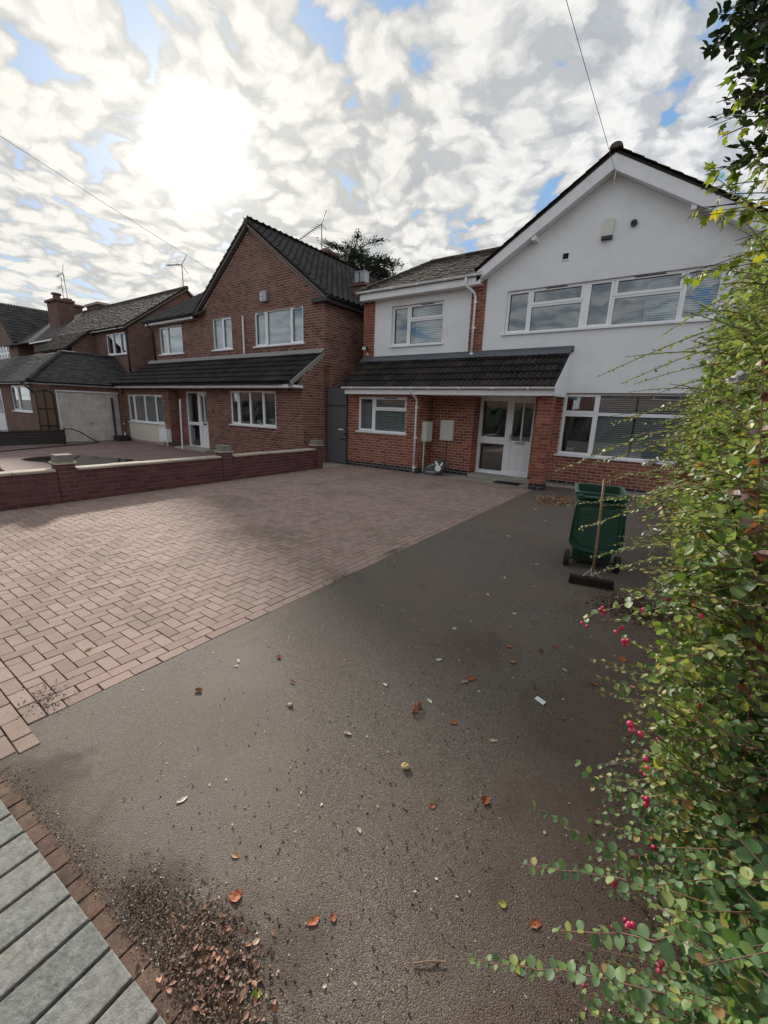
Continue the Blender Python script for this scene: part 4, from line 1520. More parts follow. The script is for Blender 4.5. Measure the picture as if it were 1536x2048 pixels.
# pipe, alarm and meter box
k = MB()
k.tube([(-14.045, 10.66, 5.07), (-14.045, 10.66, 3.72)], 0.032, 8)
k.build('waste_pipe', 'white_plastic', NH)
k = MB()
k.prism([(-12.95, 10.715, 5.42), (-12.62, 10.715, 5.42), (-12.62, 10.715, 5.75), (-12.95, 10.715, 5.75)], (0, -0.12, 0))
al = k.build('alarm_box', 'metal_flue', NH)
for t in range(2):
    k = MB()
    k.box(-12.93, -12.86, 10.583, 10.594, 5.47 + t * 0.13, 5.56 + t * 0.13)
    k.build('label_plate', 'white_plastic', al)
k = MB()
k.box(-18.45, -17.82, 9.40, 9.60, 0.18, 0.72)
mb2 = k.build('meter_box', 'white_plastic', NH)
k = MB()
k.box(-18.40, -17.98, 9.382, 9.399, 0.22, 0.68)
k.build('door', 'white_plastic', mb2)
k = MB()
k.tube([(-18.0, 9.5, 0.18), (-18.0, 9.5, 0.0)], 0.03, 8)
k.build('conduit', 'white_plastic', NH)
pole = MB()
pole.tube([(-16.45, 9.33, 1.98), (-16.5, 9.30, 0.0)], 0.03, 8)
tag(pole.build('white_pole', 'white_plastic'), 'thin white pole standing upright beside the door of number 31', 'pole')
# chimneys of the brick house
ch = MB()
ch.box(-15.15, -14.25, 15.6, 16.3, 7.0, 8.62)
ch.box(-15.22, -14.18, 15.53, 16.37, 8.62, 8.72)
cc = ch.build('chimney', 'brick_chimney', NH)
k = MB()
k.lathe((-14.7, 15.95, 8.72), [(0.36, 0), (0.33, 0.10), (0.22, 0.20), (0.08, 0.25)], 12)
k.build('mortar_cap', 'brick_chimney', cc)
ch = MB()
ch.box(-10.62, -10.02, 12.8, 13.35, 5.4, 6.12)
ch.box(-10.67, -9.97, 12.75, 13.40, 6.12, 6.22)
cc = ch.build('chimney', 'brick_chimney', NH)
k = MB()
k.box(-10.55, -10.36, 12.95, 13.2, 6.22, 6.62)
k.box(-10.30, -10.10, 12.95, 13.2, 6.22, 6.62)
k.box(-10.57, -10.08, 12.93, 13.22, 6.62, 6.64)
k.build('flue', 'metal_flue', cc)


def aerial(base, h, boom, n, label, r=0.018, tilt=0.0):
    a = root('television_aerial', label, 'aerial', base)
    k = MB()
    b = Vector(base)
    top = b + Vector((tilt, 0, h))
    k.tube([b, top], r, 6)
    k.build('mast', 'aerial_metal', a)
    k = MB()
    e = top + Vector(boom)
    k.tube([top, e], r * 0.8, 6)
    k.build('boom', 'aerial_metal', a)
    t = Vector(boom).normalized()
    s_ = t.cross(Vector((0, 0, 1))).normalized()
    k = MB()
    for i in range(n):
        c = top + Vector(boom) * ((i + 1) / n)
        wd = 0.17 - 0.05 * i / n
        k.tube([c - s_ * wd, c + s_ * wd], r * 0.5, 4)
    for s0 in (1, -1):
        k.tube([top, top - t * 0.35 + Vector((0, 0, 0.42 * s0))], r * 0.7, 5)
    k.build('elements', 'aerial_metal', a)
    return a


aerial((-14.95, 15.9, 8.85), 1.15, (-1.65, 0.2, -0.30), 11, 'television aerial pointing left above the brick house chimney', 0.022)
aerial((-22.4, 13.4, 7.5), 1.25, (-0.9, -0.3, 0.02), 8, 'television aerial at the gable end of the house with painted garage wall', 0.022)
aerial((-36.0, 13.0, 8.3), 1.9, (-1.6, 0.2, 0.02), 5, 'tall thin aerial above the twin chimneys', 0.022, -0.25)
aerial((-37.2, 13.2, 8.2), 1.4, (-1.2, 0.2, -0.03), 4, 'shorter thin aerial above the twin chimneys', 0.022, -0.1)

# ------------------------------------------------------------------ third house with the painted garage wall
TH = root('house_with_garage', 'brown brick house with hipped garage roof and white painted side wall', 'house', (-25.5, 9.0, 0))
Xs = SX(-22.0)
wall(Xs, 6.30, 9.55, 0.0, 2.42, [(7.02, 9.44, 0.0, 2.14)], 'brick_far', TH, name='garage_wall')
k = MB()
Xs.box(k, 7.02, 9.44, 0.0, 2.14, -0.20, -0.02)
k.build('painted_brick_panel', 'brick_painted', TH)
k = MB()
Xs.box(k, 6.98, 9.47, 2.145, 2.20, -0.02, 0.05)
k.build('lintel', 'white_paint', TH)
k = MB()
Xs.box(k, 7.0, 7.05, 0.0, 2.14, -0.018, 0.02)
k.build('edge_trim', 'white_paint', TH)
k = MB()
k.tube([Xs.P(9.15, 1.95, 0.05), Xs.P(9.15, 0.15, 0.05)], 0.045, 8)
k.build('downpipe', 'black_plastic', TH)
k = MB()
k.tube([Xs.P(8.15, 0.78, 0.0), Xs.P(8.15, 0.78, 0.05), Xs.P(8.3, 0.78, 0.05)], 0.012, 6)
k.build('tap', 'black_plastic', TH)
Fr = FY(6.30)
wall(Fr, -33.0, -22.26, 0.0, 2.42, [(-25.10, -22.62, 1.22, 2.34), (-27.65, -26.45, 0.1, 2.24)], 'brick_far', TH)
q = [(-25.10, -24.2, 1.25, 2.34, True), (-24.2, -22.62, 1.25, 2.34, False)]
window(TH, Fr, -25.10, -22.62, 1.25, 2.34, q, rec=0.04, fw=0.09)
k = MB()
ring(k, Fr, -27.65, -26.45, 0.1, 2.24, 0.09, -0.08, 0.02)
Fr.box(k, -27.56, -26.54, 0.19, 1.05, -0.07, 0.0)
Fr.box(k, -27.12, -27.03, 1.05, 2.15, -0.07, 0.0)
fd = k.build('front_door', 'white_plastic', TH)
for a, b in ((-27.56, -27.12), (-27.03, -26.54)):
    k = MB()
    Fr.box(k, a, b, 1.05, 2.15, -0.05, -0.042)
    k.build('pane', 'glass', fd)
k = MB()
k.box(-32.5, -22.3, 8.5, 8.55, 0.0, 2.4)
k.build('partition', 'room_wall', TH)
# hipped garage roof
ex, ey, ez = -21.78, 6.08, 2.50
hp = Vector((-23.75, 8.0, 3.90))
slab(TH, [(ex, ey, ez), (hp.x, hp.y, hp.z), (hp.x, 10.3, 3.90), (ex, 10.3, ez)], 0.05, 'dark_timber')
slab(TH, [(ex, ey, ez), (-33, ey, ez), (-33, 8.0, 3.9), (hp.x, hp.y, hp.z)], 0.05, 'dark_timber')
sv = Vector((hp.x - ex, 0, hp.z - ez))
tiles(TH, (ex, ey, ez), (0, 1, 0), sv, [(0, 0), (4.2, 0), (4.2, sv.length), (1.92, sv.length)], 'flat', 0.20, 0.14, 'tile_slate', 0, th=0.014, lap=1.4, jit=0.010)
fv = Vector((0, hp.y - ey, hp.z - ez))
tiles(TH, (-33, ey, ez), (1, 0, 0), fv, [(0, 0), (11.22, 0), (9.25, fv.length), (0, fv.length)], 'flat', 0.20, 0.14, 'tile_slate', 0, th=0.014, lap=1.4, jit=0.010)
e1 = Vector((ex, ey, ez + 0.03))
for i in range(8):
    k = MB()
    k.tube([e1.lerp(hp, i / 8), e1.lerp(hp, (i + 0.97) / 8) + Vector((0, 0, 0.02))], 0.10, 8)
    k.build('hip_tile', 'tile_slate', TH)
for i in range(5):
    k = MB()
    k.tube([hp + Vector((0, i * 0.45, 0)), hp + Vector((0, i * 0.45 + 0.44, 0))], 0.10, 8)
    k.build('ridge_tile', 'tile_slate', TH)
k = MB()
k.box(-21.86, -21.83, 6.12, 9.5, 2.40, 2.50)
k.build('fascia', 'white_paint', TH)
k = MB()
k.box(-33, -21.83, 6.12, 6.15, 2.40, 2.50)
k.build('fascia', 'white_paint', TH)
gutter(TH, (ex + 0.02, 9.5, 2.50), (ex + 0.02, 6.05, 2.50), 0.055, 'black_plastic', 1.5)
gutter(TH, (-33, ey - 0.02, 2.50), (ex, ey - 0.02, 2.50), 0.055, 'black_plastic', 1.5)
downpipe(TH, [(-22.6, 6.05, 2.45), (-22.45, 6.15, 2.30), (-21.95, 6.25, 2.05), (-21.94, 6.5, 1.9), (-21.94, 6.5, 0.0)], 0.04, 'black_plastic', False)
# upper storey
U3 = FY(10.35)
u3w = (-24.70, -22.62, 4.05, 5.08)
wall(U3, -26.2, -22.2, 2.5, 5.25, [u3w], 'brick_far', TH)
q = [(-24.70, -24.0, 4.08, 5.08, True), (-24.0, -23.25, 4.08, 5.08, False), (-23.25, -22.62, 4.08, 5.08, True)]
window(TH, U3, -24.70, -22.62, 4.08, 5.08, q, rec=0.05, fw=0.085)
k = MB()
k.box(-26.1, -22.46, 10.62, 16.3, 5.12, 5.18)
k.build('ceiling', 'room_wall', TH)
S3 = SX(-22.2)
wall(S3, 10.605, 16.4, 2.4, 5.25, [], 'brick_far', TH, gable=[(10.38, 5.252), (16.4, 5.252), (13.38, 7.45)], name='gable_wall')
k = MB()
k.box(-26.1, -22.46, 11.8, 11.85, 2.6, 5.2)
k.build('partition', 'room_wall', TH)
r3 = Vector((0, 13.38 - 10.12, 7.62 - 5.28))
slab(TH, [(-40, 10.12, 5.28), (-22.1, 10.12, 5.28), (-22.1, 13.38, 7.60), (-40, 13.38, 7.60)], 0.06, 'dark_timber')
slab(TH, [(-40, 16.6, 5.2), (-22.1, 16.6, 5.2), (-22.1, 13.38, 7.60), (-40, 13.38, 7.60)], 0.06, 'tile_brown')
tiles(TH, (-33.9, 10.10, 5.29), (1, 0, 0), r3, [(3.2, 0), (11.85, 0), (11.85, r3.length), (0.0, r3.length)], 'flat', 0.20, 0.125, 'tile_brown', 0, th=0.014, lap=1.4, jit=0.014)
for i in range(28):
    k = MB()
    k.tube([(-22.05 - i * 0.45, 13.38, 7.62), (-22.05 - i * 0.45 - 0.44, 13.38, 7.62)], 0.10, 8)
    k.build('ridge_tile', 'tile_brown', TH)
k = MB()
k.prism([(-22.13, 10.05, 5.20), (-22.13, 13.38, 7.58), (-22.13, 16.6, 5.2), (-22.13, 16.6, 5.10), (-22.13, 13.38, 7.49), (-22.13, 10.05, 5.11)], (0.05, 0, 0))
k.build('verge', 'mortar_grey2', TH)
k = MB()
k.box(-25.95, -22.2, 10.14, 10.17, 5.19, 5.28)
k.build('fascia', 'white_paint', TH)
gutter(TH, (-25.95, 10.10, 5.30), (-22.15, 10.10, 5.30), 0.055, 'black_plastic', 1.5)
downpipe(TH, [(-22.9, 10.12, 5.25), (-22.6, 10.25, 5.15), (-22.35, 10.28, 5.0), (-22.3, 10.28, 2.6)], 0.04, 'black_plastic', False)
# projecting wing with catslide roof
c3 = SX(-25.95)
k = MB()
k.prism([c3.P(9.25, 2.5), c3.P(10.36, 2.5), c3.P(10.36, 5.33), c3.P(10.2, 5.30), c3.P(9.25, 4.44)], (-0.2, 0, 0))
k.build('wing_wall', 'brick_far', TH)
wall(FY(9.25), -30.0, -26.15, 2.5, 4.44, [(-29.9, -28.9, 3.3, 4.2)], 'brick_far', TH)
window(TH, FY(9.25), -29.9, -28.9, 3.3, 4.2, [(-29.9, -28.9, 3.3, 4.2, True)], rec=0.04, fw=0.10)
cv = Vector((0, 10.12 - 8.95, 5.30 - 4.32))
slab(TH, [(-30.2, 8.95, 4.31), (-25.85, 8.95, 4.31), (-25.85, 10.14, 5.30), (-30.2, 10.14, 5.30)], 0.05, 'dark_timber')
tiles(TH, (-30.25, 8.93, 4.33), (1, 0, 0), cv, [(0, 0), (4.42, 0), (4.42, cv.length + 0.1), (0, cv.length + 0.1)], 'flat', 0.20, 0.125, 'tile_brown', 0, th=0.014, lap=1.4, jit=0.014)
k = MB()
k.box(-30.1, -26.0, 8.98, 9.01, 4.27, 4.36)
k.build('fascia', 'white_paint', TH)
gutter(TH, (-30.2, 8.93, 4.34), (-25.9, 8.93, 4.34), 0.05, 'black_plastic', 1.5)
k = MB()
k.box(-35.0, -30.3, 10.14, 10.17, 5.16, 5.29)
k.build('fascia', 'white_paint', TH)
wall(U3, -35.0, -30.0, 2.4, 5.25, [], 'brick_far', TH)
# chimneys beyond
for cx, cy, z1_, nm in ((-35.2, 12.2, 8.15, 'brick_far'), (-38.5, 14.0, 8.55, 'brick_chimney')):
    ch = root('chimney_stack', 'square brick chimney rising behind the left-hand roofs' if nm == 'brick_far' else 'squat chimney with pots behind the square brick stack', 'chimney', (cx, cy, 5.0))
    k = MB()
    k.box(cx - 0.85, cx + 0.85, cy - 0.45, cy + 0.45, 5.0, z1_ - 0.15)
    k.box(cx - 0.95, cx + 0.95, cy - 0.55, cy + 0.55, z1_ - 0.15, z1_)
    k.build('stack', 'brick_chimney', ch)
    k = MB()
    k.lathe((cx - 0.35, cy, z1_), [(0.25, 0), (0.20, 0.35), (0.30, 0.40), (0.28, 0.50)], 10)
    k.build('pot', 'brick_chimney', ch)
ch = root('far_chimney', 'wide pale-capped chimney on the ridge of the garage house', 'chimney', (-35.6, 15.0, 6.0))
k = MB()
k.box(-37.3, -35.4, 14.6, 15.2, 6.0, 8.45)
k.build('stack', 'brick_chimney', ch)
k = MB()
k.box(-37.5, -35.2, 14.5, 15.3, 8.45, 8.6)
k.build('cap', 'concrete', ch)

# ------------------------------------------------------------------ fourth house at the far left
LH = root('far_left_house', 'red brick gable house with glazing-barred window beyond the garage roof', 'house', (-42.0, 10.4, 0))
F4 = FY(10.4)
w4 = (-44.0, -40.15, 4.16, 5.42)
wall(F4, -48.0, -38.3, 0.0, 5.4, [w4], 'brick_far', LH, gable=[(-47.0, 5.4), (-39.0, 5.4), (-42.2, 8.1)])
k = MB()
k.box(-38.5, -38.3, 10.65, 20.0, 0.0, 5.4)
k.build('side_wall', 'brick_far', LH)
pn = []
for i in range(6):
    for j in range(2):
        a = -44.0 + i * 3.85 / 6
        pn.append((a, a + 3.85 / 6, 4.18 + (0 if j == 0 else 0.72), 4.90 if j == 0 else 5.42, False))
window(LH, F4, -44.0, -40.15, 4.18, 5.42, pn, rec=0.05, fw=0.10, blind=('roller', 'curtain'))
v4 = Vector((-41.2 + 37.9, 0, 8.25 - 5.45))
slab(LH, [(-37.9, 10.15, 5.43), (-41.2, 10.15, 8.23), (-41.2, 20, 8.23), (-37.9, 20, 5.43)], 0.06, 'dark_timber')
slab(LH, [(-46.5, 10.15, 3.8), (-41.2, 10.15, 8.23), (-41.2, 20, 8.23), (-46.5, 20, 3.8)], 0.06, 'tile_slate')
tiles(LH, (-37.9, 10.12, 5.45), (0, 1, 0), v4, [(0, 0), (9.5, 0), (9.5, v4.length), (0, v4.length)], 'roman', 0.32, 0.34, 'tile_slate', 0, th=0.034)
k = MB()
k.box(-44.5, -40.5, 9.6, 10.38, 3.72, 3.92)
k.build('porch_canopy', 'white_paint', LH)

# ------------------------------------------------------------------ houses across the road (they show in the window glass)
for i in range(6):
    x = 8 - i * 11.5
    oh = root('house_across_road', 'brick house across the road reflected in the front windows', 'house', (x, -20, 0), 'houses across the road')
    k = MB()
    k.box(x - 4.6, x + 4.6, -28, -20, 0, 5.2)
    k.build('wall', 'far_wall', oh)
    k = MB()
    k.prism([(x - 5.0, -19.6, 5.1), (x - 5.0, -28.4, 5.1), (x - 5.0, -24, 8.2)], (10, 0, 0))
    k.build('roof', 'tile_slate', oh)
    for wx in (-2.6, 2.2):
        for wz in (0.9, 3.4):
            k = MB()
            k.box(x + wx - 1.0, x + wx + 1.0, -20.0, -19.95, wz, wz + 1.2)
            wq = k.build('window', 'concrete', oh)
            k = MB()
            k.box(x + wx - 0.9, x + wx + 0.9, -19.949, -19.93, wz + 0.1, wz + 1.1)
            k.build('pane', 'dark_void', wq)
    k = MB()
    k.box(x + 3.2, x + 4.1, -24.4, -23.6, 7.0, 9.3)
    k.build('chimney', 'brick_chimney', oh)

hv, hf = [], []  # hedge added out of view so the lower windows reflect something dark
nxh = 150
for i in range(nxh):
    x = -62 + i * 0.5
    for (dy, z) in ((0, 0), (0.15, 0.8), (0.1, 1.6), (-0.1, 2.1), (-0.5, 2.3), (-1.0, 2.1), (-1.2, 0)):
        hv.append((x, -12.6 + dy + rng.normal(0, 0.12), max(0.0, z + (rng.normal(0, 0.12) if z else 0))))
for i in range(nxh - 1):
    for j in range(6):
        hf.append((i * 7 + j, (i + 1) * 7 + j, (i + 1) * 7 + j + 1, i * 7 + j + 1))
plain('added_hedge', (0.011, 0.014, 0.009), 0.9, 0.5, 9.0, 1.0, 14)
tag(mobj('added_dark_hedge', hv, np.array(hf), 'added_hedge'), 'unseen dark hedge added across the road to darken the lower window reflections', 'hedge')

# ------------------------------------------------------------------ boundary wall of purple brick
BWL = root('boundary_wall', 'low purple brick wall with pale copings and three piers between the drives', 'wall', (-9.1, 4.5, 0))
WC = 0.0815
bw = []
Wp = SX(-9.0)
k = MB()
k.box(-9.215, -9.004, -0.9, 9.30, 0.0, 0.575)
k.build('wall_core', 'mortar_purple', BWL)
bricks(bw, Wp, -0.9, 9.30, 0.0, 0.57, mat='brick_wall_purple', phase=0.05, course=WC, proud=0.004)
bricks(bw, Plane('X', -9.22, -1), 0, 9.30, 0.0, 0.57, mat='brick_wall_purple', phase=0.05, course=WC, proud=0.004, prio=5)
piers = ((2.72, 2.99), (6.05, 6.32), (9.30, 9.57))
for a, b in piers:
    k = MB()
    k.box(-9.245, -8.975, a + 0.004, b - 0.004, 0.0, 0.70)
    k.build('pier_core', 'mortar_purple', BWL)
    for pl_, u0_, u1_ in ((SX(-8.972), a, b), (FY(a), -9.248, -8.972), (Plane('Y', b, 1), -9.248, -8.972), (Plane('X', -9.248, -1), a, b)):
        bricks(bw, pl_, u0_, u1_, 0.0, 0.695, mat='brick_wall_purple', phase=u0_, course=WC, proud=0.002, prio=0)
emit(BWL, bw, BV, BF, 'brick', 'brickwork', 300)
for a, b in piers:
    k = MB()
    k.box(-9.275, -8.945, a - 0.03, b + 0.03, 0.70, 0.735)
    pc = k.build('pier_slab', 'coping', BWL)
    k = MB()
    k.box(-9.245, -8.975, a + 0.004, b - 0.004, 0.736, 0.865)
    k.build('pier_block', 'pier_concrete', BWL)
yy = -0.9
segs = [(-0.9, 2.69), (3.02, 6.02), (6.35, 9.27)]
for s0, s1 in segs:
    n = max(1, int(round((s1 - s0) / 0.6)))
    st = (s1 - s0) / n
    for i in range(n):
        k = MB()
        y0_, y1_ = s0 + i * st + 0.004, s0 + (i + 1) * st - 0.004
        dz = random.uniform(-0.003, 0.003)
        k.prism([(-9.25, y0_, 0.577 + dz), (-8.965, y0_, 0.577 + dz), (-8.962, y0_, 0.612 + dz), (-8.985, y0_, 0.622 + dz), (-9.23, y0_, 0.622 + dz), (-9.25, y0_, 0.612 + dz)], (0, y1_ - y0_, 0))
        k.build('coping_stone', 'coping', BWL)

# ------------------------------------------------------------------ side gate
GT = root('side_gate', 'tall grey sheet gate closing the passage between the two houses', 'gate', (-9.52, 10.84, 0))
k = MB()
k.box(-9.935, -9.085, 10.82, 10.86, 0.03, 1.90)
lf = k.build('leaf', 'grey_gate', GT)
k = MB()
k.box(-9.935, -9.085, 10.822, 10.862, 1.93, 2.49)
k.build('top_panel', 'grey_gate', GT)
for a, b in ((-9.966, -9.936), (-9.084, -9.054)):
    k = MB()
    k.box(a, b, 10.815, 10.88, 0.0, 2.49)
    k.build('post', 'black_plastic', GT)
k = MB()
k.box(-9.42, -9.22, 10.80, 10.819, 1.13, 1.17)
k.build('letter_slot', 'white_plastic', lf)
k = MB()
k.tube([(-9.30, 10.77, 0.84), (-9.09, 10.77, 0.84)], 0.016, 6)
k.box(-9.32, -9.28, 10.77, 10.82, 0.82, 0.86)
k.build('bolt', 'black_plastic', lf)
k = MB()
k.lathe((-9.11, 10.79, 0.98), [(0.01, 0), (0.03, 0.01), (0.03, 0.06), (0.01, 0.07)], 8)
k.build('lock', 'black_plastic', lf)

# ------------------------------------------------------------------ things on the neighbour's drive
fc = root('low_fence', 'low dark timber board fence along the far side of the neighbouring drive', 'fence', (-20.8, 4.0, 0))
for i in range(5):
    k = MB()
    k.box(-20.82, -20.78, 0.0, 6.75, 0.04 + i * 0.108, 0.138 + i * 0.108)
    k.build('board', 'dark_timber', fc)
k = MB()
k.box(-20.86, -20.74, 0.0, 6.78, 0.585, 0.61)
k.build('rail', 'dark_timber', fc)
for y in (0.4, 2.5, 4.6, 6.7):
    k = MB()
    k.box(-20.90, -20.83, y - 0.04, y + 0.04, 0.0, 0.58)
    k.build('post', 'dark_timber', fc)
gt = root('arched_gate', 'brown arched gate with black ironwork beside the painted garage wall', 'gate', (-21.9, 6.55, 0))
k = MB()
ap = [(6.26, 0.05), (6.86, 0.05), (6.86, 2.02)] + [(6.56 + 0.30 * math.cos(t), 2.02 + 0.13 * math.sin(t)) for t in [math.pi * i / 8 for i in range(9)]][1:] 
k.prism([Xs.P(u_, v_, 0.10) for u_, v_ in ap], (0.03, 0, 0))
k.build('panel', 'brown_gate', gt)
k = MB()
for u_ in (6.26, 6.56, 6.86):
    Xs.box(k, u_ - 0.02, u_ + 0.02, 0.0, 2.02 if u_ != 6.56 else 2.15, 0.131, 0.16)
for v_ in (0.1, 0.72, 1.42):
    Xs.box(k, 6.26, 6.86, v_ - 0.02, v_ + 0.02, 0.132, 0.158)
k.tube([Xs.P(6.56 + 0.30 * math.cos(t), 2.02 + 0.13 * math.sin(t), 0.145) for t in [math.pi * i / 8 for i in range(9)]], 0.022, 6)
k.build('ironwork', 'black_plastic', gt)
ct = MB()
ct.box(-21.9, -21.3, 9.0, 9.5, 0.0, 0.22)
ct.box(-21.85, -21.35, 9.05, 9.45, 0.22, 0.25)
tag(ct.build('black_crate', 'black_plastic'), 'low black crate at the corner below the painted wall', 'crate')
hs = MB()
hp_ = [(-20.8, 6.72, 0.64), (-21.0, 7.05, 0.62), (-21.3, 7.5, 0.45), (-21.6, 7.95, 0.15), (-21.65, 8.2, 0.02), (-20.9, 8.0, 0.02), (-20.2, 6.8, 0.02), (-19.5, 5.2, 0.02), (-18.6, 3.4, 0.02), (-18.0, 2.0, 0.02)]
hs.tube(hp_, 0.025, 6)
tag(hs.build('garden_hose', 'cable', smooth=True), 'black hose trailing across the neighbouring red drive', 'hose')
pd = MB()
ppts = []
for i in range(36):
    a = 2 * math.pi * i / 36
    rr = 1.0 + 0.16 * math.sin(2 * a + 0.5) + 0.09 * math.sin(5 * a) + 0.05 * math.sin(9 * a + 1)
    ppts.append((-14.6 + 1.9 * rr * math.cos(a) + 0.55 * rr * math.sin(a), 5.35 + 1.25 * rr * math.sin(a), 0.002))
pd.quad(*ppts)
tag(pd.build('puddle', 'water', kind='stuff'), 'still brown puddle reflecting the house on the red drive', 'puddle')
pd = MB()
ppts = []
for i in range(30):
    a = 2 * math.pi * i / 30
    rr = 1.0 + 0.14 * math.sin(3 * a + 0.5) + 0.09 * math.sin(5 * a)
    ppts.append((-15.2 + 1.9 * rr * math.cos(a), 2.75 + 0.55 * rr * math.sin(a), 0.002))
pd.quad(*ppts)
tag(pd.build('puddle', 'water', kind='stuff'), 'long dark puddle beside the white gravel strip', 'puddle')
# white gravel strip behind the wall
gv = []
gvV = np.array([(-.5, -.4, 0), (.5, -.45, 0), (.45, .5, 0), (-.4, .5, 0), (-.25, -.2, .6), (.3, -.25, .5), (.25, .25, .65), (-.25, .3, .55)])
gvF = np.array([(0, 1, 5, 4), (1, 2, 6, 5), (2, 3, 7, 6), (3, 0, 4, 7), (4, 5, 6, 7)])
for i in range(2600):
    x, y = random.uniform(-10.9, -9.3), random.uniform(0.2, 2.6)
    s_ = random.uniform(0.02, 0.05)
    gv.append(np.array(Matrix.Translation((x, y, -0.002)) @ Matrix.Rotation(random.uniform(0, 6.28), 4, 'Z') @ Matrix.Diagonal((s_, s_ * 0.8, s_, 1))))
Av = np.array(gv)
VV = np.einsum('nij,kj->nki', Av, np.c_[gvV, np.ones(8)])[:, :, :3].reshape(-1, 3)
FF = (gvF[None] + (np.arange(len(gv)) * 8)[:, None, None]).reshape(-1, 4)
tag(mobj('gravel', VV, FF, 'gravel_white', kind='stuff'), 'strip of pale gravel behind the low purple wall', 'gravel')

# ------------------------------------------------------------------ overhead cables


def cable(p, q, sag, label, r=0.012):
    p, q = Vector(p), Vector(q)
    pts = []
    for i in range(33):
        t = i / 32
        c = p.lerp(q, t)
        c.z -= sag * 4 * t * (1 - t)
        pts.append(c)
    k = MB()
    k.tube(pts, r, 5)
    tag(k.build('overhead_cable', 'cable'), label, 'cable')


cable((-2.07, 11.46, 7.06), (-3.15, -7.9, 9.6), 0.10, 'telephone cable running from the white gable apex', 0.005)
cable((-15.35, 10.6, 6.62), (-13.71, -1.98, 9.38), 0.08, 'thin cable crossing the sky left of the brick gable', 0.0055)

# ------------------------------------------------------------------ wheelie bin
BINR = R(11.0)
BC = Vector((-0.70, 5.86, 0))


def bt(p):
    x, y, z = p
    return (BC.x + x * math.cos(BINR) - y * math.sin(BINR), BC.y + x * math.sin(BINR) + y * math.cos(BINR), z)


def rrect(w_, d_, r, z, n=4, y0=0.0):
    pts = []
    for cx, cy, a0 in ((w_ / 2 - r, d_ / 2 - r, 0), (-w_ / 2 + r, d_ / 2 - r, 90), (-w_ / 2 + r, -d_ / 2 + r, 180), (w_ / 2 - r, -d_ / 2 + r, 270)):
        for i in range(n + 1):
            a = R(a0 + 90 * i / n)
            pts.append((cx + r * math.cos(a), cy + r * math.sin(a) + y0, z))
    return pts


def loft(mb, rings, cap0=False, cap1=False):
    n = len(rings[0])
    b = len(mb.V)
    for rg in rings:
        mb.V += [tuple(p) for p in rg]
    for i in range(len(rings) - 1):
        for k in range(n):
            k2 = (k + 1) % n
            mb.F.append((b + i * n + k, b + i * n + k2, b + (i + 1) * n + k2, b + (i + 1) * n + k))
    if cap0:
        mb.F.append(tuple(b + k for k in range(n - 1, -1, -1)))
    if cap1:
        mb.F.append(tuple(b + (len(rings) - 1) * n + k for k in range(n)))


BIN = root('wheelie_bin', 'green wheelie bin standing open with its lid hanging down behind', 'bin', tuple(BC))


def bbuild(mb, name, mat, parent, smooth=False):
    mb.V = [bt(p) for p in mb.V]
    return mb.build(name, mat, parent, smooth)


k = MB()
loft(k, [rrect(0.44, 0.50, 0.05, 0.05), rrect(0.46, 0.53, 0.05, 0.30), rrect(0.47, 0.56, 0.05, 0.34), rrect(0.525, 0.66, 0.05, 0.90)], cap0=True)
body = bbuild(k, 'body', 'bin_green', BIN)
k = MB()
loft(k, [rrect(0.525, 0.66, 0.05, 0.88), rrect(0.575, 0.735, 0.07, 0.895), rrect(0.585, 0.745, 0.07, 0.955), rrect(0.565, 0.725, 0.07, 0.965), rrect(0.505, 0.655, 0.05, 0.960), rrect(0.50, 0.64, 0.05, 0.90)])
bbuild(k, 'rim', 'bin_green', BIN)
k = MB()
loft(k, [rrect(0.505, 0.645, 0.05, 0.955), rrect(0.43, 0.49, 0.05, 0.08)][::-1], cap0=True)
bbuild(k, 'inside', 'bin_inside', BIN)
# moulded feet and recess on the rear face
k = MB()
k.box(-0.13, 0.11, -0.272, -0.262, 0.10, 0.235)
bbuild(k, 'rear_recess', 'bin_inside', BIN)
for x in (-0.19, 0.17):
    k = MB()
    k.box(x - 0.035, x + 0.035, -0.285, -0.255, 0.07, 0.34)
    bbuild(k, 'rear_rib', 'bin_green', BIN)
k = MB()
for x in (-0.22, 0.22):
    k.box(x - 0.022, x + 0.022, -0.45, -0.36, 0.885, 0.935)
k.tube([(-0.27, -0.43, 0.91), (0.27, -0.43, 0.91)], 0.017, 8)
bbuild(k, 'handle', 'bin_green', BIN)
# lid hanging down, its inside towards the tarmac
lid = []
for sx, pts in ((1, None),):
    top_w, bot_w = 0.545, 0.585
    lid = [(-top_w / 2 + 0.03, 0.865), (-top_w / 2, 0.82), (-bot_w / 2 + 0.004, 0.50), (-bot_w / 2, 0.36), (-bot_w / 2 + 0.035, 0.30), (-0.16, 0.262), (0.0, 0.252), (0.16, 0.262), (bot_w / 2 - 0.035, 0.30), (bot_w / 2, 0.36), (bot_w / 2 - 0.004, 0.50), (top_w / 2, 0.82), (top_w / 2 - 0.03, 0.865)]


def lidp(x, z, o=0.0):
    t = (0.865 - z) / 0.61
    return (x, -0.455 - 0.03 * t - o, z)


def inset(pts, f):
    cx = sum(p[0] for p in pts) / len(pts)
    cz = sum(p[1] for p in pts) / len(pts)
    return [(cx + (x - cx) * f, cz + (z - cz) * (f * 1.0)) for x, z in pts]


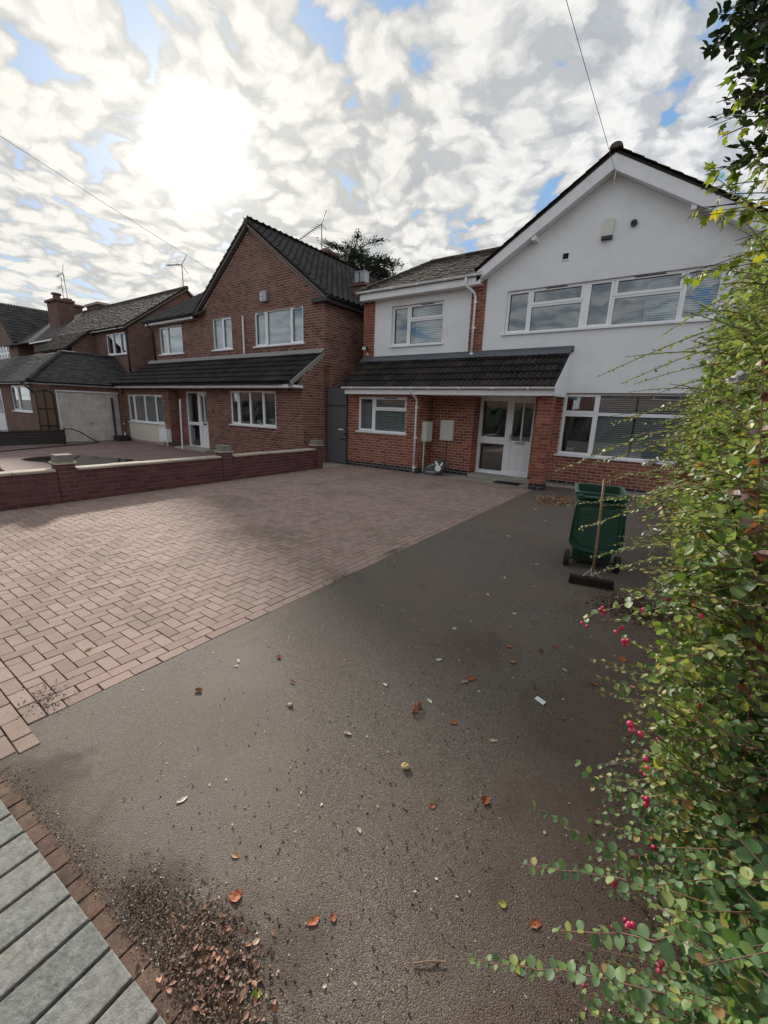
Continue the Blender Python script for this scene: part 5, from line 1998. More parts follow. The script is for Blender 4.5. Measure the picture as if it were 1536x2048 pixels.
k = MB()
r1 = [lidp(x, z, -0.020) for x, z in lid]
r2 = [lidp(x, z, 0.030) for x, z in lid]
r3 = [lidp(x, z, 0.032) for x, z in inset(lid, 0.965)]
r4 = [lidp(x, z, 0.004) for x, z in inset(lid, 0.925)]
r5 = [lidp(x, z, 0.000) for x, z in inset(lid, 0.80)]
r6 = [lidp(x, z, 0.014) for x, z in inset(lid, 0.755)]
loft(k, [r1, r2, r3, r4, r5, r6], cap0=True, cap1=True)
ld = bbuild(k, 'lid', 'bin_green', BIN)
k = MB()
arc = [(-0.20 + 0.40 * i / 10, 0.700 + 0.035 * math.sin(math.pi * i / 10)) for i in range(11)]
k.tube([lidp(x, z, 0.016) for x, z in arc], 0.006, 5)
bbuild(k, 'arch_groove', 'bin_inside', ld)
for x in (-0.255, 0.225):
    k = MB()
    z0_, z1_ = (0.40, 0.60)
    k.prism([lidp(x, z0_, 0.002), lidp(x + 0.032, z0_, 0.002), lidp(x + 0.032, z1_, 0.002), lidp(x, z1_, 0.002)], (0, -0.022, 0))
    bbuild(k, 'grip', 'bin_green', ld)
for x in (-0.285, 0.285):
    k = MB()
    k.tube([(x - 0.03, -0.33, 0.10), (x + 0.03, -0.33, 0.10)], 0.10, 18)
    wh = bbuild(k, 'wheel', 'rubber', BIN)
    k = MB()
    k.tube([(x - 0.034, -0.33, 0.10), (x + 0.034, -0.33, 0.10)], 0.055, 14)
    bbuild(k, 'hub', 'black_plastic', wh)
k = MB()
k.tube([(-0.30, -0.33, 0.10), (0.30, -0.33, 0.10)], 0.014, 8)
bbuild(k, 'axle', 'black_plastic', BIN)

# ------------------------------------------------------------------ broom leaning on the bin
BR = root('broom', 'stiff yard broom leaning upright against the green bin', 'broom', (-0.535, 4.93, 0))
ba = math.atan2(0.09, 0.44)
hx_, hy_ = Vector((math.cos(ba), math.sin(ba), 0)), Vector((-math.sin(ba), math.cos(ba), 0))
bc = Vector((-0.535, 4.93, 0))


def hb(u, v, z):
    return tuple(bc + hx_ * u + hy_ * v + Vector((0, 0, z)))


k = MB()
loft(k, [[hb(u, v, z) for u, v in ((-0.225 * s_, -0.035 * s2_), (0.225 * s_, -0.035 * s2_), (0.225 * s_, 0.035 * s2_), (-0.225 * s_, 0.035 * s2_))] for s_, s2_, z in ((1, 1, 0.060), (1, 1, 0.085), (0.98, 0.75, 0.098))], cap0=True, cap1=True)
k.build('head', 'bristle', BR)
k = MB()
for i in range(46):
    for j in range(7):
        u = -0.215 + 0.43 * i / 45 + random.uniform(-0.004, 0.004)
        v = -0.030 + 0.06 * j / 6 + random.uniform(-0.003, 0.003)
        a = hb(u, v, 0.062)
        b = hb(u * 1.04 + random.uniform(-0.008, 0.008), v * 1.5 + random.uniform(-0.008, 0.008), 0.002)
        k.tube([a, b], 0.0045, 4, 0.0055)
k.build('bristles', 'bristle', BR)
k = MB()
k.tube([(-0.535, 4.93, 0.085), (-0.548, 5.03, 0.45), (-0.575, 5.14, 0.82), (-0.603, 5.235, 1.165)], 0.0135, 10, smooth_ := None) if False else k.tube([(-0.535, 4.93, 0.085), (-0.548, 5.03, 0.45), (-0.575, 5.14, 0.82), (-0.603, 5.235, 1.165)], 0.0135, 10)
k.build('handle', 'broom_wood', BR, smooth=True)
k = MB()
k.tube([hb(-0.09, 0, 0.10), (-0.54, 4.965, 0.20), hb(0.09, 0, 0.10)], 0.006, 5)
k.tube([(-0.537, 4.94, 0.11), (-0.543, 4.975, 0.22)], 0.018, 8)
k.build('socket', 'steel', BR)

# ------------------------------------------------------------------ painted stone in the porch
ST = root('painted_stone', 'dark grey memorial stone painted with a white rabbit head in the porch', 'stone', (-5.8, 10.9, 0))
out_ = [(-6.165, 0.065), (-6.138, 0.162), (-5.981, 0.325), (-5.81, 0.428), (-5.716, 0.466), (-5.567, 0.452), (-5.453, 0.361), (-5.421, 0.273), (-5.471, 0.177), (-5.557, 0.052), (-5.748, 0.0), (-5.943, -0.004), (-6.111, -0.004)]
out2 = []
for i in range(len(out_)):
    a, b = out_[i], out_[(i + 1) % len(out_)]
    for t in (0.0, 0.5):
        out2.append((a[0] + (b[0] - a[0]) * t + random.uniform(-0.006, 0.006), max(-0.004, a[1] + (b[1] - a[1]) * t + random.uniform(-0.006, 0.006))))


def stp(x, z, o):
    return (x, 10.85 + 0.10 * z / 0.46 + o, z)


k = MB()
rings_ = []
for o_, f_ in ((0.0, 0.86), (0.012, 0.93), (0.05, 1.0), (0.16, 1.0), (0.24, 0.90), (0.28, 0.7)):
    cx = -5.79
    cz = 0.20
    rings_.append([stp(cx + (x - cx) * f_, (cz + (z - cz) * f_) if z > 0.02 else z, o_) for x, z in out2])
loft(k, rings_[::-1], cap0=True, cap1=True)
k.build('stone', 'stone_grey', ST)


def flat(pts, name, mat='letter_white', o=-0.004):
    k = MB()
    k.prism([stp(x, z, o) for x, z in pts], (0, 0.003, 0))
    return k.build(name, mat, ST)


flat([(-5.634 + 0.098 * math.cos(t) - 0.012 * math.sin(t), 0.222 + 0.088 * math.sin(t)) for t in [2 * math.pi * i / 20 for i in range(20)]], 'rabbit_face')
for (bx, bz), (tx, tz), wd in (((-5.625, 0.285), (-5.755, 0.425), 0.030), ((-5.565, 0.285), (-5.505, 0.405), 0.026)):
    dx, dz = tx - bx, tz - bz
    L_ = math.hypot(dx, dz)
    ux, uz = dx / L_, dz / L_
    pts = []
    for i in range(14):
        t = 2 * math.pi * i / 14
        a, b = L_ / 2 * (1 + math.cos(t)), wd * math.sin(t)
        pts.append((bx + ux * a - uz * b, bz + uz * a + ux * b))
    flat(pts, 'rabbit_ear', o=-0.0045)
for x, z in ((-5.665, 0.250), (-5.60, 0.238)):
    flat([(x + 0.010 * math.cos(t), z + 0.012 * math.sin(t)) for t in [2 * math.pi * i / 8 for i in range(8)]], 'rabbit_eye', 'stone_grey', -0.006)
for i in range(6):
    t = i / 5
    x, z = -5.985 + 0.25 * t, 0.205 + 0.125 * t + 0.02 * math.sin(math.pi * t)
    flat([(x, z), (x + 0.012, z - 0.008), (x + 0.028, z + 0.024), (x + 0.016, z + 0.032)], 'painted_stroke')
flat([(-6.0, 0.080), (-5.70, 0.100), (-5.70, 0.112), (-6.0, 0.092)], 'painted_line')
dm = MB()
for i in range(9):
    dm.box(-3.95 + i * 0.075, -3.90 + i * 0.075, 10.98, 11.32, 0.004, 0.022)
dm.box(-3.97, -3.25, 10.97, 10.99, 0.004, 0.020)
dm.box(-3.97, -3.25, 11.31, 11.33, 0.004, 0.020)
tag(dm.build('doormat', 'rubber'), 'black rubber doormat on the ground before the porch step', 'doormat')

# ------------------------------------------------------------------ leaves
LV = np.array([(0, 0, 0), (-.36, .26, .07), (-.40, .60, .08), (0, 1, -.04), (.40, .60, .08), (.36, .26, .07)])
LF = np.array([(0, 3, 2, 1), (0, 5, 4, 3)])


def norm(a):
    return a / np.maximum(1e-9, np.linalg.norm(a, axis=1, keepdims=True))


def leaf_arrays(P, T, Nn, size, width=1.0, V=LV, F=LF):
    P, T, Nn = np.asarray(P, float), norm(np.asarray(T, float)), np.asarray(Nn, float)
    X = norm(np.cross(T, Nn))
    Z = np.cross(X, T)
    size = np.broadcast_to(np.asarray(size, float), (len(P),))
    W_ = P[:, None, :] + size[:, None, None] * (V[None, :, 0, None] * width * X[:, None, :] + V[None, :, 1, None] * T[:, None, :] + V[None, :, 2, None] * Z[:, None, :])
    FF = (F[None] + (np.arange(len(P)) * len(V))[:, None, None]).reshape(-1, F.shape[1])
    return W_.reshape(-1, 3), FF


def stem_path(base, tip, arch, n=14):
    base, tip = np.array(base, float), np.array(tip, float)
    t = np.linspace(0, 1, n)[:, None]
    p = base + (tip - base) * t
    p[:, 2:3] += arch * np.sin(np.pi * t ** 0.8)
    return p


def leaves_on(path, spacing, t0=0.2, jitter=0.35, upb=0.5, fwd=0.55, taper=0.5, size=0.026):
    """opposite pairs along a stem"""
    d_ = np.diff(path, axis=0)
    ln = np.linalg.norm(d_, axis=1)
    cum = np.concatenate([[0], np.cumsum(ln)])
    L_ = cum[-1]
    s_ = np.arange(L_ * t0, L_, spacing)
    P = np.stack([np.interp(s_, cum, path[:, i]) for i in range(3)], 1)
    idx = np.clip(np.searchsorted(cum, s_) - 1, 0, len(d_) - 1)
    T = norm(d_[idx])
    side = norm(np.cross(T, np.array([[0, 0, 1.0]])) + 1e-6)
    upv = np.cross(side, T)
    PP, TT, NN, SS = [], [], [], []
    for sg in (1, -1):
        ph = rng.uniform(-0.7, 0.7, len(s_))[:, None]
        dirv = sg * (side * np.cos(ph) + upv * np.sin(ph)) + T * fwd + rng.normal(0, jitter, (len(s_), 3)) * 0.6
        nn = upv * 1.0 + rng.normal(0, 0.5, (len(s_), 3)) + np.array([[0, 0, upb]])
        PP.append(P + rng.normal(0, 0.002, P.shape))
        TT.append(dirv)
        NN.append(nn)
        f = 1 - taper * (s_ / L_) ** 2
        SS.append(size * f * rng.uniform(0.75, 1.2, len(s_)))
    return np.concatenate(PP), np.concatenate(TT), np.concatenate(NN), np.concatenate(SS)


def stems_mesh(paths, r0, r1, n=4):
    k = MB()
    for p in paths:
        k.tube([tuple(x) for x in p], r0, n, r1, cap=False)
    return k


# --- hedge: arching stems all the way along the right-hand side
HD = root('cotoneaster_hedge', 'tall loose green and yellow hedge arching over the right side of the drive', 'hedge', (0.7, 3.6, 0))
paths = []
LP, LT, LN, LS_ = [], [], [], []


def add_stem(p, spacing, size, t0=0.2, **kw):
    paths.append(p)
    a = leaves_on(p, spacing, t0, size=size, **kw)
    for L_, x in zip((LP, LT, LN, LS_), a):
        L_.append(x)


def top_z(y):
    return np.interp(y, [0.6, 1.0, 1.6, 2.2, 3.0, 4.5, 7.0, 9.0], [1.15, 1.6, 2.05, 2.45, 2.95, 3.3, 3.1, 2.6])


def face_x(y, z):
    """left face of the hedge, bulging at chest height"""
    return np.interp(z, [0, 0.6, 1.2, 1.6, 2.2, 2.8, 3.4], [0.34, 0.24, 0.05, -0.04, 0.07, 0.14, 0.20]) + 0.07 * np.sin(2.9 * y + 1.7 * z) + 0.05 * np.sin(6.1 * y - 4.3 * z + 1.0) + 0.012 * y


for i in range(1350):
    y = 1.25 + 6.8 * rng.random() ** 1.35
    z0 = 0.10 + (top_z(y) - 0.25) * rng.random() ** 0.8
    bx = face_x(y, z0) + rng.uniform(0.18, 0.55)
    z1 = z0 + rng.uniform(-0.18, 0.34)
    tx = face_x(y, z1) + rng.uniform(-0.10, 0.16)
    add_stem(stem_path((bx, y, z0), (tx, y + rng.normal(0, 0.20), z1), rng.uniform(0.0, 0.10), 8), 0.025, rng.uniform(0.022, 0.034), t0=0.1)
# longer sprays reaching over the drive
for i in range(46):
    y = rng.uniform(1.9, 5.0)
    z = rng.uniform(0.9, min(2.1, top_z(y) * 0.85))
    reach = rng.uniform(0.10, 0.38)
    fx = face_x(y, z)
    tip = (fx - reach, y + rng.normal(0, 0.15), z - reach * rng.uniform(-0.1, 0.5))
    add_stem(stem_path((fx + 0.25, y, z + rng.uniform(-0.15, 0.1)), tip, 0.05, 12), 0.019, rng.uniform(0.016, 0.022), t0=0.1)
for b, t, sz in (((0.30, 2.6, 1.45), (-0.48, 2.6, 1.33), 0.024), ((0.30, 2.4, 1.55), (-0.36, 2.4, 1.25), 0.024), ((0.30, 2.4, 1.90), (-0.52, 2.4, 1.55), 0.022),
                 ((0.30, 2.2, 2.15), (-0.24, 2.2, 2.00), 0.020), ((0.30, 2.2, 1.95), (-0.25, 2.2, 1.82), 0.021), ((0.35, 2.4, 2.45), (-0.14, 2.4, 2.22), 0.020),
                 ((0.30, 2.4, 1.30), (-0.28, 2.4, 1.11), 0.024), ((0.30, 2.3, 1.25), (-0.24, 2.3, 1.06), 0.024), ((0.32, 2.3, 1.78), (-0.33, 2.3, 1.62), 0.021),
                 ((0.35, 2.5, 2.30), (-0.40, 2.5, 2.05), 0.019)):
    add_stem(stem_path(b, t, 0.05, 14), 0.021, sz * 1.3, t0=0.08, taper=0.45)
P_, T_, N_, S_ = (np.concatenate(x) for x in (LP, LT, LN, LS_))
# inner leaves that close the mass
ni = 26000
yy = 1.25 + 7.0 * rng.random(ni) ** 1.5
zz = top_z(yy) * rng.random(ni) ** 0.85 * 0.97
xx = face_x(yy, zz) + 0.04 + 0.75 * rng.random(ni) ** 1.3
P_ = np.concatenate([P_, np.stack([xx, yy, zz], 1)])
T_ = np.concatenate([T_, rng.normal(0, 1, (ni, 3)) + np.array([[-0.6, -0.2, 0]])])
N_ = np.concatenate([N_, rng.normal(0, 0.6, (ni, 3)) + np.array([[-0.3, -0.3, 0.8]])])
S_ = np.concatenate([S_, rng.uniform(0.022, 0.036, ni)])
V_, F_ = leaf_arrays(P_, T_, N_, S_)
mobj('foliage', V_, F_, 'leaf_hedge', HD, kind='stuff')
stems_mesh(paths, 0.0035, 0.0012, 4).build('stems', 'stem_red', HD, kind='stuff')
for i in range(9):
    y = 1.6 + i * 0.62
    k = MB()
    x0 = rng.uniform(0.30, 0.5)
    k.tube([(x0, y, 0), (x0 - 0.05, y + 0.05, 0.5), (x0 + rng.uniform(-0.15, 0.05), y + rng.uniform(-0.1, 0.1), 1.2), (x0 - rng.uniform(0, 0.2), y + rng.uniform(-0.2, 0.2), 1.9)], 0.014, 6, 0.005)
    k.build('trunk', 'bark', HD)

# --- coralberry in the foreground: leaves one by one on its nearest stems
CB = root('coralberry_shrub', 'low shrub with round leaves and pink berries spilling onto the tarmac', 'shrub', (0.55, 1.3, 0))
near = [((0.50, 1.02, 0.62), (-0.285, 1.0, 0.09), 0.05), ((0.46, 1.12, 0.70), (-0.19, 1.1, 0.47), 0.06), ((0.50, 1.22, 0.40), (-0.20, 1.2, 0.60), 0.06),
        ((0.48, 1.32, 0.45), (-0.117, 1.3, 0.75), 0.05), ((0.42, 1.32, 1.72), (-0.14, 1.3, 1.25), 0.02), ((0.42, 1.25, 1.62), (-0.07, 1.28, 1.27), 0.02),
        ((0.45, 0.98, 0.80), (-0.05, 0.95, 0.52), 0.05), ((0.48, 1.15, 0.30), (-0.03, 1.1, 0.30), 0.10), ((0.50, 1.35, 0.85), (-0.02, 1.32, 0.72), 0.05),
        ((0.45, 0.88, 0.60), (0.05, 0.85, 0.42), 0.05), ((0.48, 1.28, 1.05), (0.03, 1.25, 0.98), 0.03), ((0.52, 0.95, 0.35), (0.0, 0.92, 0.22), 0.10)]
NLV = np.array([(0, 0, 0), (-.22, .10, .03), (-.38, .30, .07), (-.42, .55, .09), (-.30, .82, .06), (0, 1, -.05), (.30, .82, .06), (.42, .55, .09), (.38, .30, .07), (.22, .10, .03), (0, .30, -.01), (0, .55, -.015), (0, .82, -.03)])
NLF = [(0, 10, 2, 1), (10, 11, 3, 2), (11, 12, 4, 3), (12, 5, 4), (0, 9, 8, 10), (10, 8, 7, 11), (11, 7, 6, 12), (12, 6, 5)]
leafme = fast_mesh('leaf', NLV, NLF)
leafme.polygons.foreach_set('use_smooth', [True] * len(NLF))
leafme.materials.append(MATS['leaf_round'])
npaths, cnt = [], 0
orgc = Vector((0.55, 1.3, 0))
for b, t, ar in near:
    p = stem_path(b, t, ar, 16)
    p += rng.normal(0, 0.003, p.shape)
    npaths.append(p)
    a = leaves_on(p, 0.033, 0.05, size=0.038, fwd=0.35, jitter=0.22, taper=0.50)
    for q, tt, nn, ss in zip(*a):
        if cnt >= 300:
            break
        cnt += 1
        tv = Vector(tt).normalized()
        xv = tv.cross(Vector(nn)).normalized()
        zv = xv.cross(tv)
        o = bpy.data.objects.new('leaf', leafme)
        COL.objects.link(o)
        o.parent = CB
        o.matrix_local = basis(Vector(q) - orgc, xv * ss, tv * ss, zv * ss)
stems_mesh(npaths, 0.0026, 0.0010, 5).build('stems', 'stem_red', CB, kind='stuff')
LP, LT, LN, LS_, paths = [], [], [], [], []
for i in range(620):
    y = 0.74 + 2.3 * rng.random() ** 1.1
    hmax = np.interp(y, [0.7, 1.2, 1.8, 3.4], [0.80, 1.10, 1.25, 1.1])
    z0 = hmax * rng.random()
    fx = 0.12 + 0.13 * (y - 0.7) + 0.06 * np.sin(5 * y + 4 * z0)
    tip = (fx + rng.uniform(-0.09, 0.18), y + rng.normal(0, 0.16), max(0.03, z0 + rng.uniform(-0.22, 0.15)))
    add_stem(stem_path((fx + rng.uniform(0.2, 0.5), y, z0), tip, rng.uniform(0.02, 0.10), 8), 0.030, rng.uniform(0.027, 0.038), t0=0.1)
for i in range(70):
    y = rng.uniform(1.25, 3.3)
    z0 = rng.uniform(0.15, 1.25)
    fx = 0.12 + 0.13 * (y - 0.7)
    reach = rng.uniform(0.08, 0.30)
    add_stem(stem_path((fx + 0.2, y, z0), (fx - reach, y + rng.normal(0, 0.10), max(0.04, z0 - rng.uniform(-0.05, 0.25))), rng.uniform(0.02, 0.08), 10), 0.028, rng.uniform(0.022, 0.032), t0=0.05, taper=0.5)
P_, T_, N_, S_ = (np.concatenate(x) for x in (LP, LT, LN, LS_))
ni = 6000
yy = rng.uniform(0.75, 3.4, ni)
zz = np.interp(yy, [0.7, 1.2, 1.8, 3.4], [0.7, 0.95, 1.15, 1.0]) * rng.random(ni)
xx = 0.22 + 0.13 * (yy - 0.7) + 0.6 * rng.random(ni)
P_ = np.concatenate([P_, np.stack([xx, yy, zz], 1)])
T_ = np.concatenate([T_, rng.normal(0, 1, (ni, 3)) + np.array([[-0.6, -0.2, 0]])])
N_ = np.concatenate([N_, rng.normal(0, 0.5, (ni, 3)) + np.array([[-0.3, -0.3, 0.9]])])
S_ = np.concatenate([S_, rng.uniform(0.027, 0.038, ni)])
V_, F_ = leaf_arrays(P_, T_, N_, S_, 1.05, NLV[:12], np.array([(0, 10, 2, 1), (10, 11, 3, 2), (11, 5, 4, 3), (0, 9, 8, 10), (10, 8, 7, 11), (11, 7, 6, 5)]))
mobj('foliage', V_, F_, 'leaf_round', CB, smooth=True, kind='stuff')
stems_mesh(paths, 0.0030, 0.0012, 4).build('stems', 'stem_red', CB, kind='stuff')
# berries


def berry_cluster(c, n, r):
    k = MB()
    for i in range(n):
        o = Vector(c) + Vector((rng.normal(0, r * 0.9), rng.normal(0, r * 0.9), rng.normal(0, r * 1.0)))
        rr = r * rng.uniform(0.75, 1.1)
        k.lathe(o, [(rr * math.sin(a) + 1e-4, -rr * math.cos(a)) for a in [math.pi * t / 6 for t in range(7)]], 8)
    return k.build('berry_cluster', 'berry_pink', CB, smooth=True)


for c in ((0.18, 1.02, 0.52), (0.06, 1.1, 0.60), (0.10, 0.92, 0.72), (0.20, 0.88, 0.45), (-0.10, 1.3, 1.29), (-0.14, 1.3, 1.24), (-0.05, 1.29, 1.26), (0.0, 1.30, 1.33), (0.05, 1.28, 1.36), (-0.03, 1.3, 1.22), (0.10, 1.28, 1.40), (0.13, 1.26, 1.36)):
    berry_cluster(c, int(rng.integers(2, 6)), 0.0068)
for i in range(46):
    y = rng.uniform(0.95, 2.8)
    berry_cluster((0.05 + 0.11 * (y - 0.7) + rng.uniform(-0.06, 0.10), y, rng.uniform(0.35, 1.25)), int(rng.integers(1, 5)), rng.uniform(0.006, 0.0085))

# --- wine-leaved stem threading through the hedge
WL = root('wine_leaved_stem', 'straggling stem with wilted wine-red leaves in front of the hedge', 'shrub', (0.35, 1.3, 0))
wpaths = [stem_path((0.40, 1.35, 0.2), (0.13, 1.32, 2.0), 0.05), stem_path((0.36, 1.45, 1.2), (0.0, 1.6, 1.72), 0.12), stem_path((0.38, 1.2, 1.2), (0.12, 1.15, 1.72), 0.04)]
stems_mesh(wpaths, 0.004, 0.0015, 5).build('stems', 'stem_red', WL, kind='stuff')
wme = fast_mesh('leaf', NLV * np.array([0.62, 1, 3.2]), NLF)
wme.materials.append(MATS['leaf_wine'])
for p in wpaths:
    a = leaves_on(p, 0.075, 0.45, size=0.042, fwd=0.5, jitter=0.6, taper=0.2)
    for q, tt, nn, ss in zip(*a):
        tv = (Vector(tt) + Vector((0, 0, -0.5))).normalized()
        xv = tv.cross(Vector(nn)).normalized()
        zv = xv.cross(tv)
        o = bpy.data.objects.new('leaf', wme)
        COL.objects.link(o)
        o.parent = WL
        o.matrix_local = basis(Vector(q) - Vector((0.35, 1.3, 0)), xv * ss, tv * ss, zv * ss)

# --- tall dark-leaved tree and yellowing maple rising out of the hedge
DT = root('dark_leaved_tree', 'tall tree with dark glossy leaves rising above the hedge', 'tree', (0.75, 3.0, 0))
k = MB()
k.tube([(0.75, 3.0, 0), (0.68, 3.0, 1.5), (0.62, 2.95, 2.8), (0.50, 2.95, 3.9), (0.42, 2.9, 5.0)], 0.05, 8, 0.015)
k.build('trunk', 'bark', DT)
LP, LT, LN, LS_, paths = [], [], [], [], []
for i in range(330):
    z = rng.uniform(3.2, 4.9)
    b = (0.58 - 0.05 * (z - 3), 2.95 + rng.normal(0, 0.1), z - 0.25)
    lim = np.interp(z, [3.0, 3.4, 3.7, 4.2, 5.2], [0.05, -0.10, -0.22, -0.28, -0.3])
    tip = (lim + 0.50 * rng.random() ** 1.4, 2.95 + rng.normal(0, 0.30), z + rng.uniform(-0.15, 0.25))
    add_stem(stem_path(b, tip, rng.uniform(-0.02, 0.08), 8), 0.05, rng.uniform(0.060, 0.088), t0=0.15, jitter=0.5, taper=0.25)
P_, T_, N_, S_ = (np.concatenate(x) for x in (LP, LT, LN, LS_))
V_, F_ = leaf_arrays(P_, T_, N_, S_, 0.80)
mobj('crown', V_, F_, 'leaf_dark', DT, kind='stuff')
stems_mesh(paths, 0.0035, 0.0012, 5).build('branches', 'bark', DT, kind='stuff')

MT = root('maple_sapling', 'yellow-green lobed maple leaves hanging between hedge top and dark tree', 'tree', (0.65, 2.7, 0))
k = MB()
k.tube([(0.65, 2.7, 0), (0.60, 2.7, 1.6), (0.50, 2.7, 2.6), (0.42, 2.7, 3.3)], 0.022, 7, 0.008)
k.build('trunk', 'bark', MT)
star = []
for i, (ang, rr) in enumerate([(-90, 0.05), (-60, 0.42), (-32, 0.28), (-8, 0.55), (18, 0.36), (48, 0.78), (68, 0.50), (90, 1.0), (112, 0.50), (132, 0.78), (162, 0.36), (188, 0.55), (212, 0.28), (240, 0.42)]):
    star.append((rr * 0.62 * math.cos(R(ang)), 0.35 + rr * 0.65 * math.sin(R(ang)), 0.05 * math.cos(R(ang * 2)) - 0.10 * rr))
MV = np.array([(0, 0.35, 0.05)] + star)
MF = np.array([(0, 1 + i, 1 + (i + 1) % 14) for i in range(14)])
LP, LT, LN, LS_, paths = [], [], [], [], []
for i in range(46):
    z = rng.uniform(2.65, 3.45)
    b = (0.48, 2.7 + rng.normal(0, 0.08), z - 0.15)
    tip = (-0.12 + 0.36 * rng.random() ** 1.3, 2.7 + rng.normal(0, 0.22), z + rng.uniform(-0.15, 0.1))
    add_stem(stem_path(b, tip, 0.05, 8), 0.075, rng.uniform(0.065, 0.095), t0=0.3, jitter=0.5, taper=0.1)
P_, T_, N_, S_ = (np.concatenate(x) for x in (LP, LT, LN, LS_))
T_ = T_ + np.array([[0, 0, -0.9]])
N_ = N_ + np.array([[-0.3, -0.9, 0.0]])
mme = fast_mesh('leaf', MV, [tuple(f) for f in MF])
mme.materials.append(MATS['leaf_maple'])
for q, tt, nn, ss in list(zip(P_, T_, N_, S_))[:300]:
    tv = Vector(tt).normalized()
    xv = tv.cross(Vector(nn)).normalized()
    zv = xv.cross(tv)
    o = bpy.data.objects.new('leaf', mme)
    COL.objects.link(o)
    o.parent = MT
    o.matrix_local = basis(Vector(q) - Vector((0.65, 2.7, 0)), xv * ss, tv * ss, zv * ss)
stems_mesh(paths, 0.004, 0.0015, 5).build('branches', 'bark', MT, kind='stuff')

# --- tissues caught in the hedge
for c, sz, lb in (((0.11, 1.60, 1.97), 0.030, 'scrap of white tissue caught high on the hedge tips'), ((-0.08, 2.20, 1.66), 0.034, 'thin white tissue strip draped on a spray before the bay window'), ((-0.04, 2.60, 1.25), 0.042, 'crumpled grey-white tissue lodged in the hedge beside the bin')):
    n = 7
    Vt, Ft = [], []
    for i in range(n):
        for j in range(n):
            u_, v_ = (i / (n - 1) - 0.5), (j / (n - 1) - 0.5)
            Vt.append((c[0] + sz * 1.6 * u_ + rng.normal(0, sz * 0.10), c[1] + sz * 0.5 * math.sin(6 * u_) + rng.normal(0, sz * 0.16), c[2] + sz * 1.0 * v_ * (1 - abs(u_)) + sz * 0.5 * u_ + rng.normal(0, sz * 0.12)))
    for i in range(n - 1):
        for j in range(n - 1):
            Ft.append((i * n + j, (i + 1) * n + j, (i + 1) * n + j + 1, i * n + j + 1))
    o = mobj('tissue', Vt, np.array(Ft), 'tissue', smooth=True)
    tag(o, lb, 'tissue')

# ------------------------------------------------------------------ cedar behind the houses
CT = root('cedar_tree', 'dark cedar with open drooping sprays behind the brick house roof', 'tree', (-22.2, 27.0, 0))
k = MB()
k.tube([(-22.2, 27, 0), (-22.3, 27, 6), (-22.2, 27, 12.6)], 0.4, 8, 0.08)
k.build('trunk', 'bark', CT)
PP, TT = [], []
br = MB()
for i in range(110):
    z = 7.5 + 5.6 * rng.random()
    a = rng.uniform(0, 2 * math.pi)
    L_ = (0.7 + 4.4 * (1 - ((z - 9.0) / 6.0) ** 2 if z > 9 else 1)) * rng.uniform(0.55, 1.0)
    b = np.array([-22.2, 27.0, z])
    e = b + np.array([L_ * math.cos(a), L_ * math.sin(a) * 0.6, rng.uniform(-0.2, 0.9)])
    br.tube([tuple(b), tuple((b + e) / 2 + np.array([0, 0, 0.2])), tuple(e)], 0.05, 4, 0.012, cap=False)
    n = int(70 + L_ * 32)
    t = rng.random(n) ** 0.55
    c = b + (e - b) * t[:, None] + np.array([[0, 0, 0.2]]) * np.sin(np.pi * t)[:, None]
    c += rng.normal(0, 1, (n, 3)) * np.array([[0.22, 0.22, 0.10]])
    PP.append(c)
    TT.append(norm((e - b)[None] + rng.normal(0, 1.6, (n, 3))))
br.build('branches', 'bark', CT, kind='stuff')
PP, TT = np.concatenate(PP), np.concatenate(TT)
V_, F_ = leaf_arrays(PP, TT, rng.normal(0, 1, PP.shape), rng.uniform(0.13, 0.28, len(PP)), 0.36)
mobj('crown', V_, F_, 'needle', CT, kind='stuff')

# ------------------------------------------------------------------ fallen leaves and litter
CLV, CLF = [], []
nu, nv = 5, 7
for j in range(nv):
    t = j / (nv - 1)
    wd = 0.42 * math.sin(math.pi * (0.08 + 0.86 * t)) ** 0.8
    for i in range(nu):
        s_ = (i / (nu - 1) - 0.5) * 2
        CLV.append((s_ * wd, t - 0.5, 0.16 * s_ * s_ + 0.20 * (t - 0.45) ** 2 + 0.03 * math.sin(9 * t + 3 * s_)))
for j in range(nv - 1):
    for i in range(nu - 1):
        CLF.append((j * nu + i, j * nu + i + 1, (j + 1) * nu + i + 1, (j + 1) * nu + i))
CLV = np.array(CLV)
CLF = np.array(CLF)
cme = {}
KIND = {'russet': ('leaf_russet', 'curled russet leaf lying on the tarmac', 'russet leaves on the tarmac'), 'pale': ('leaf_pale', 'small pale dry leaf lying on the tarmac', 'pale leaves on the tarmac'),
        'brown': ('leaf_dead', 'dark crumpled brown leaf lying on the tarmac', 'brown leaves on the tarmac'), 'lime': ('leaf_lime', 'small fresh yellow-green leaf fallen on the tarmac', 'yellow-green fallen leaves')}


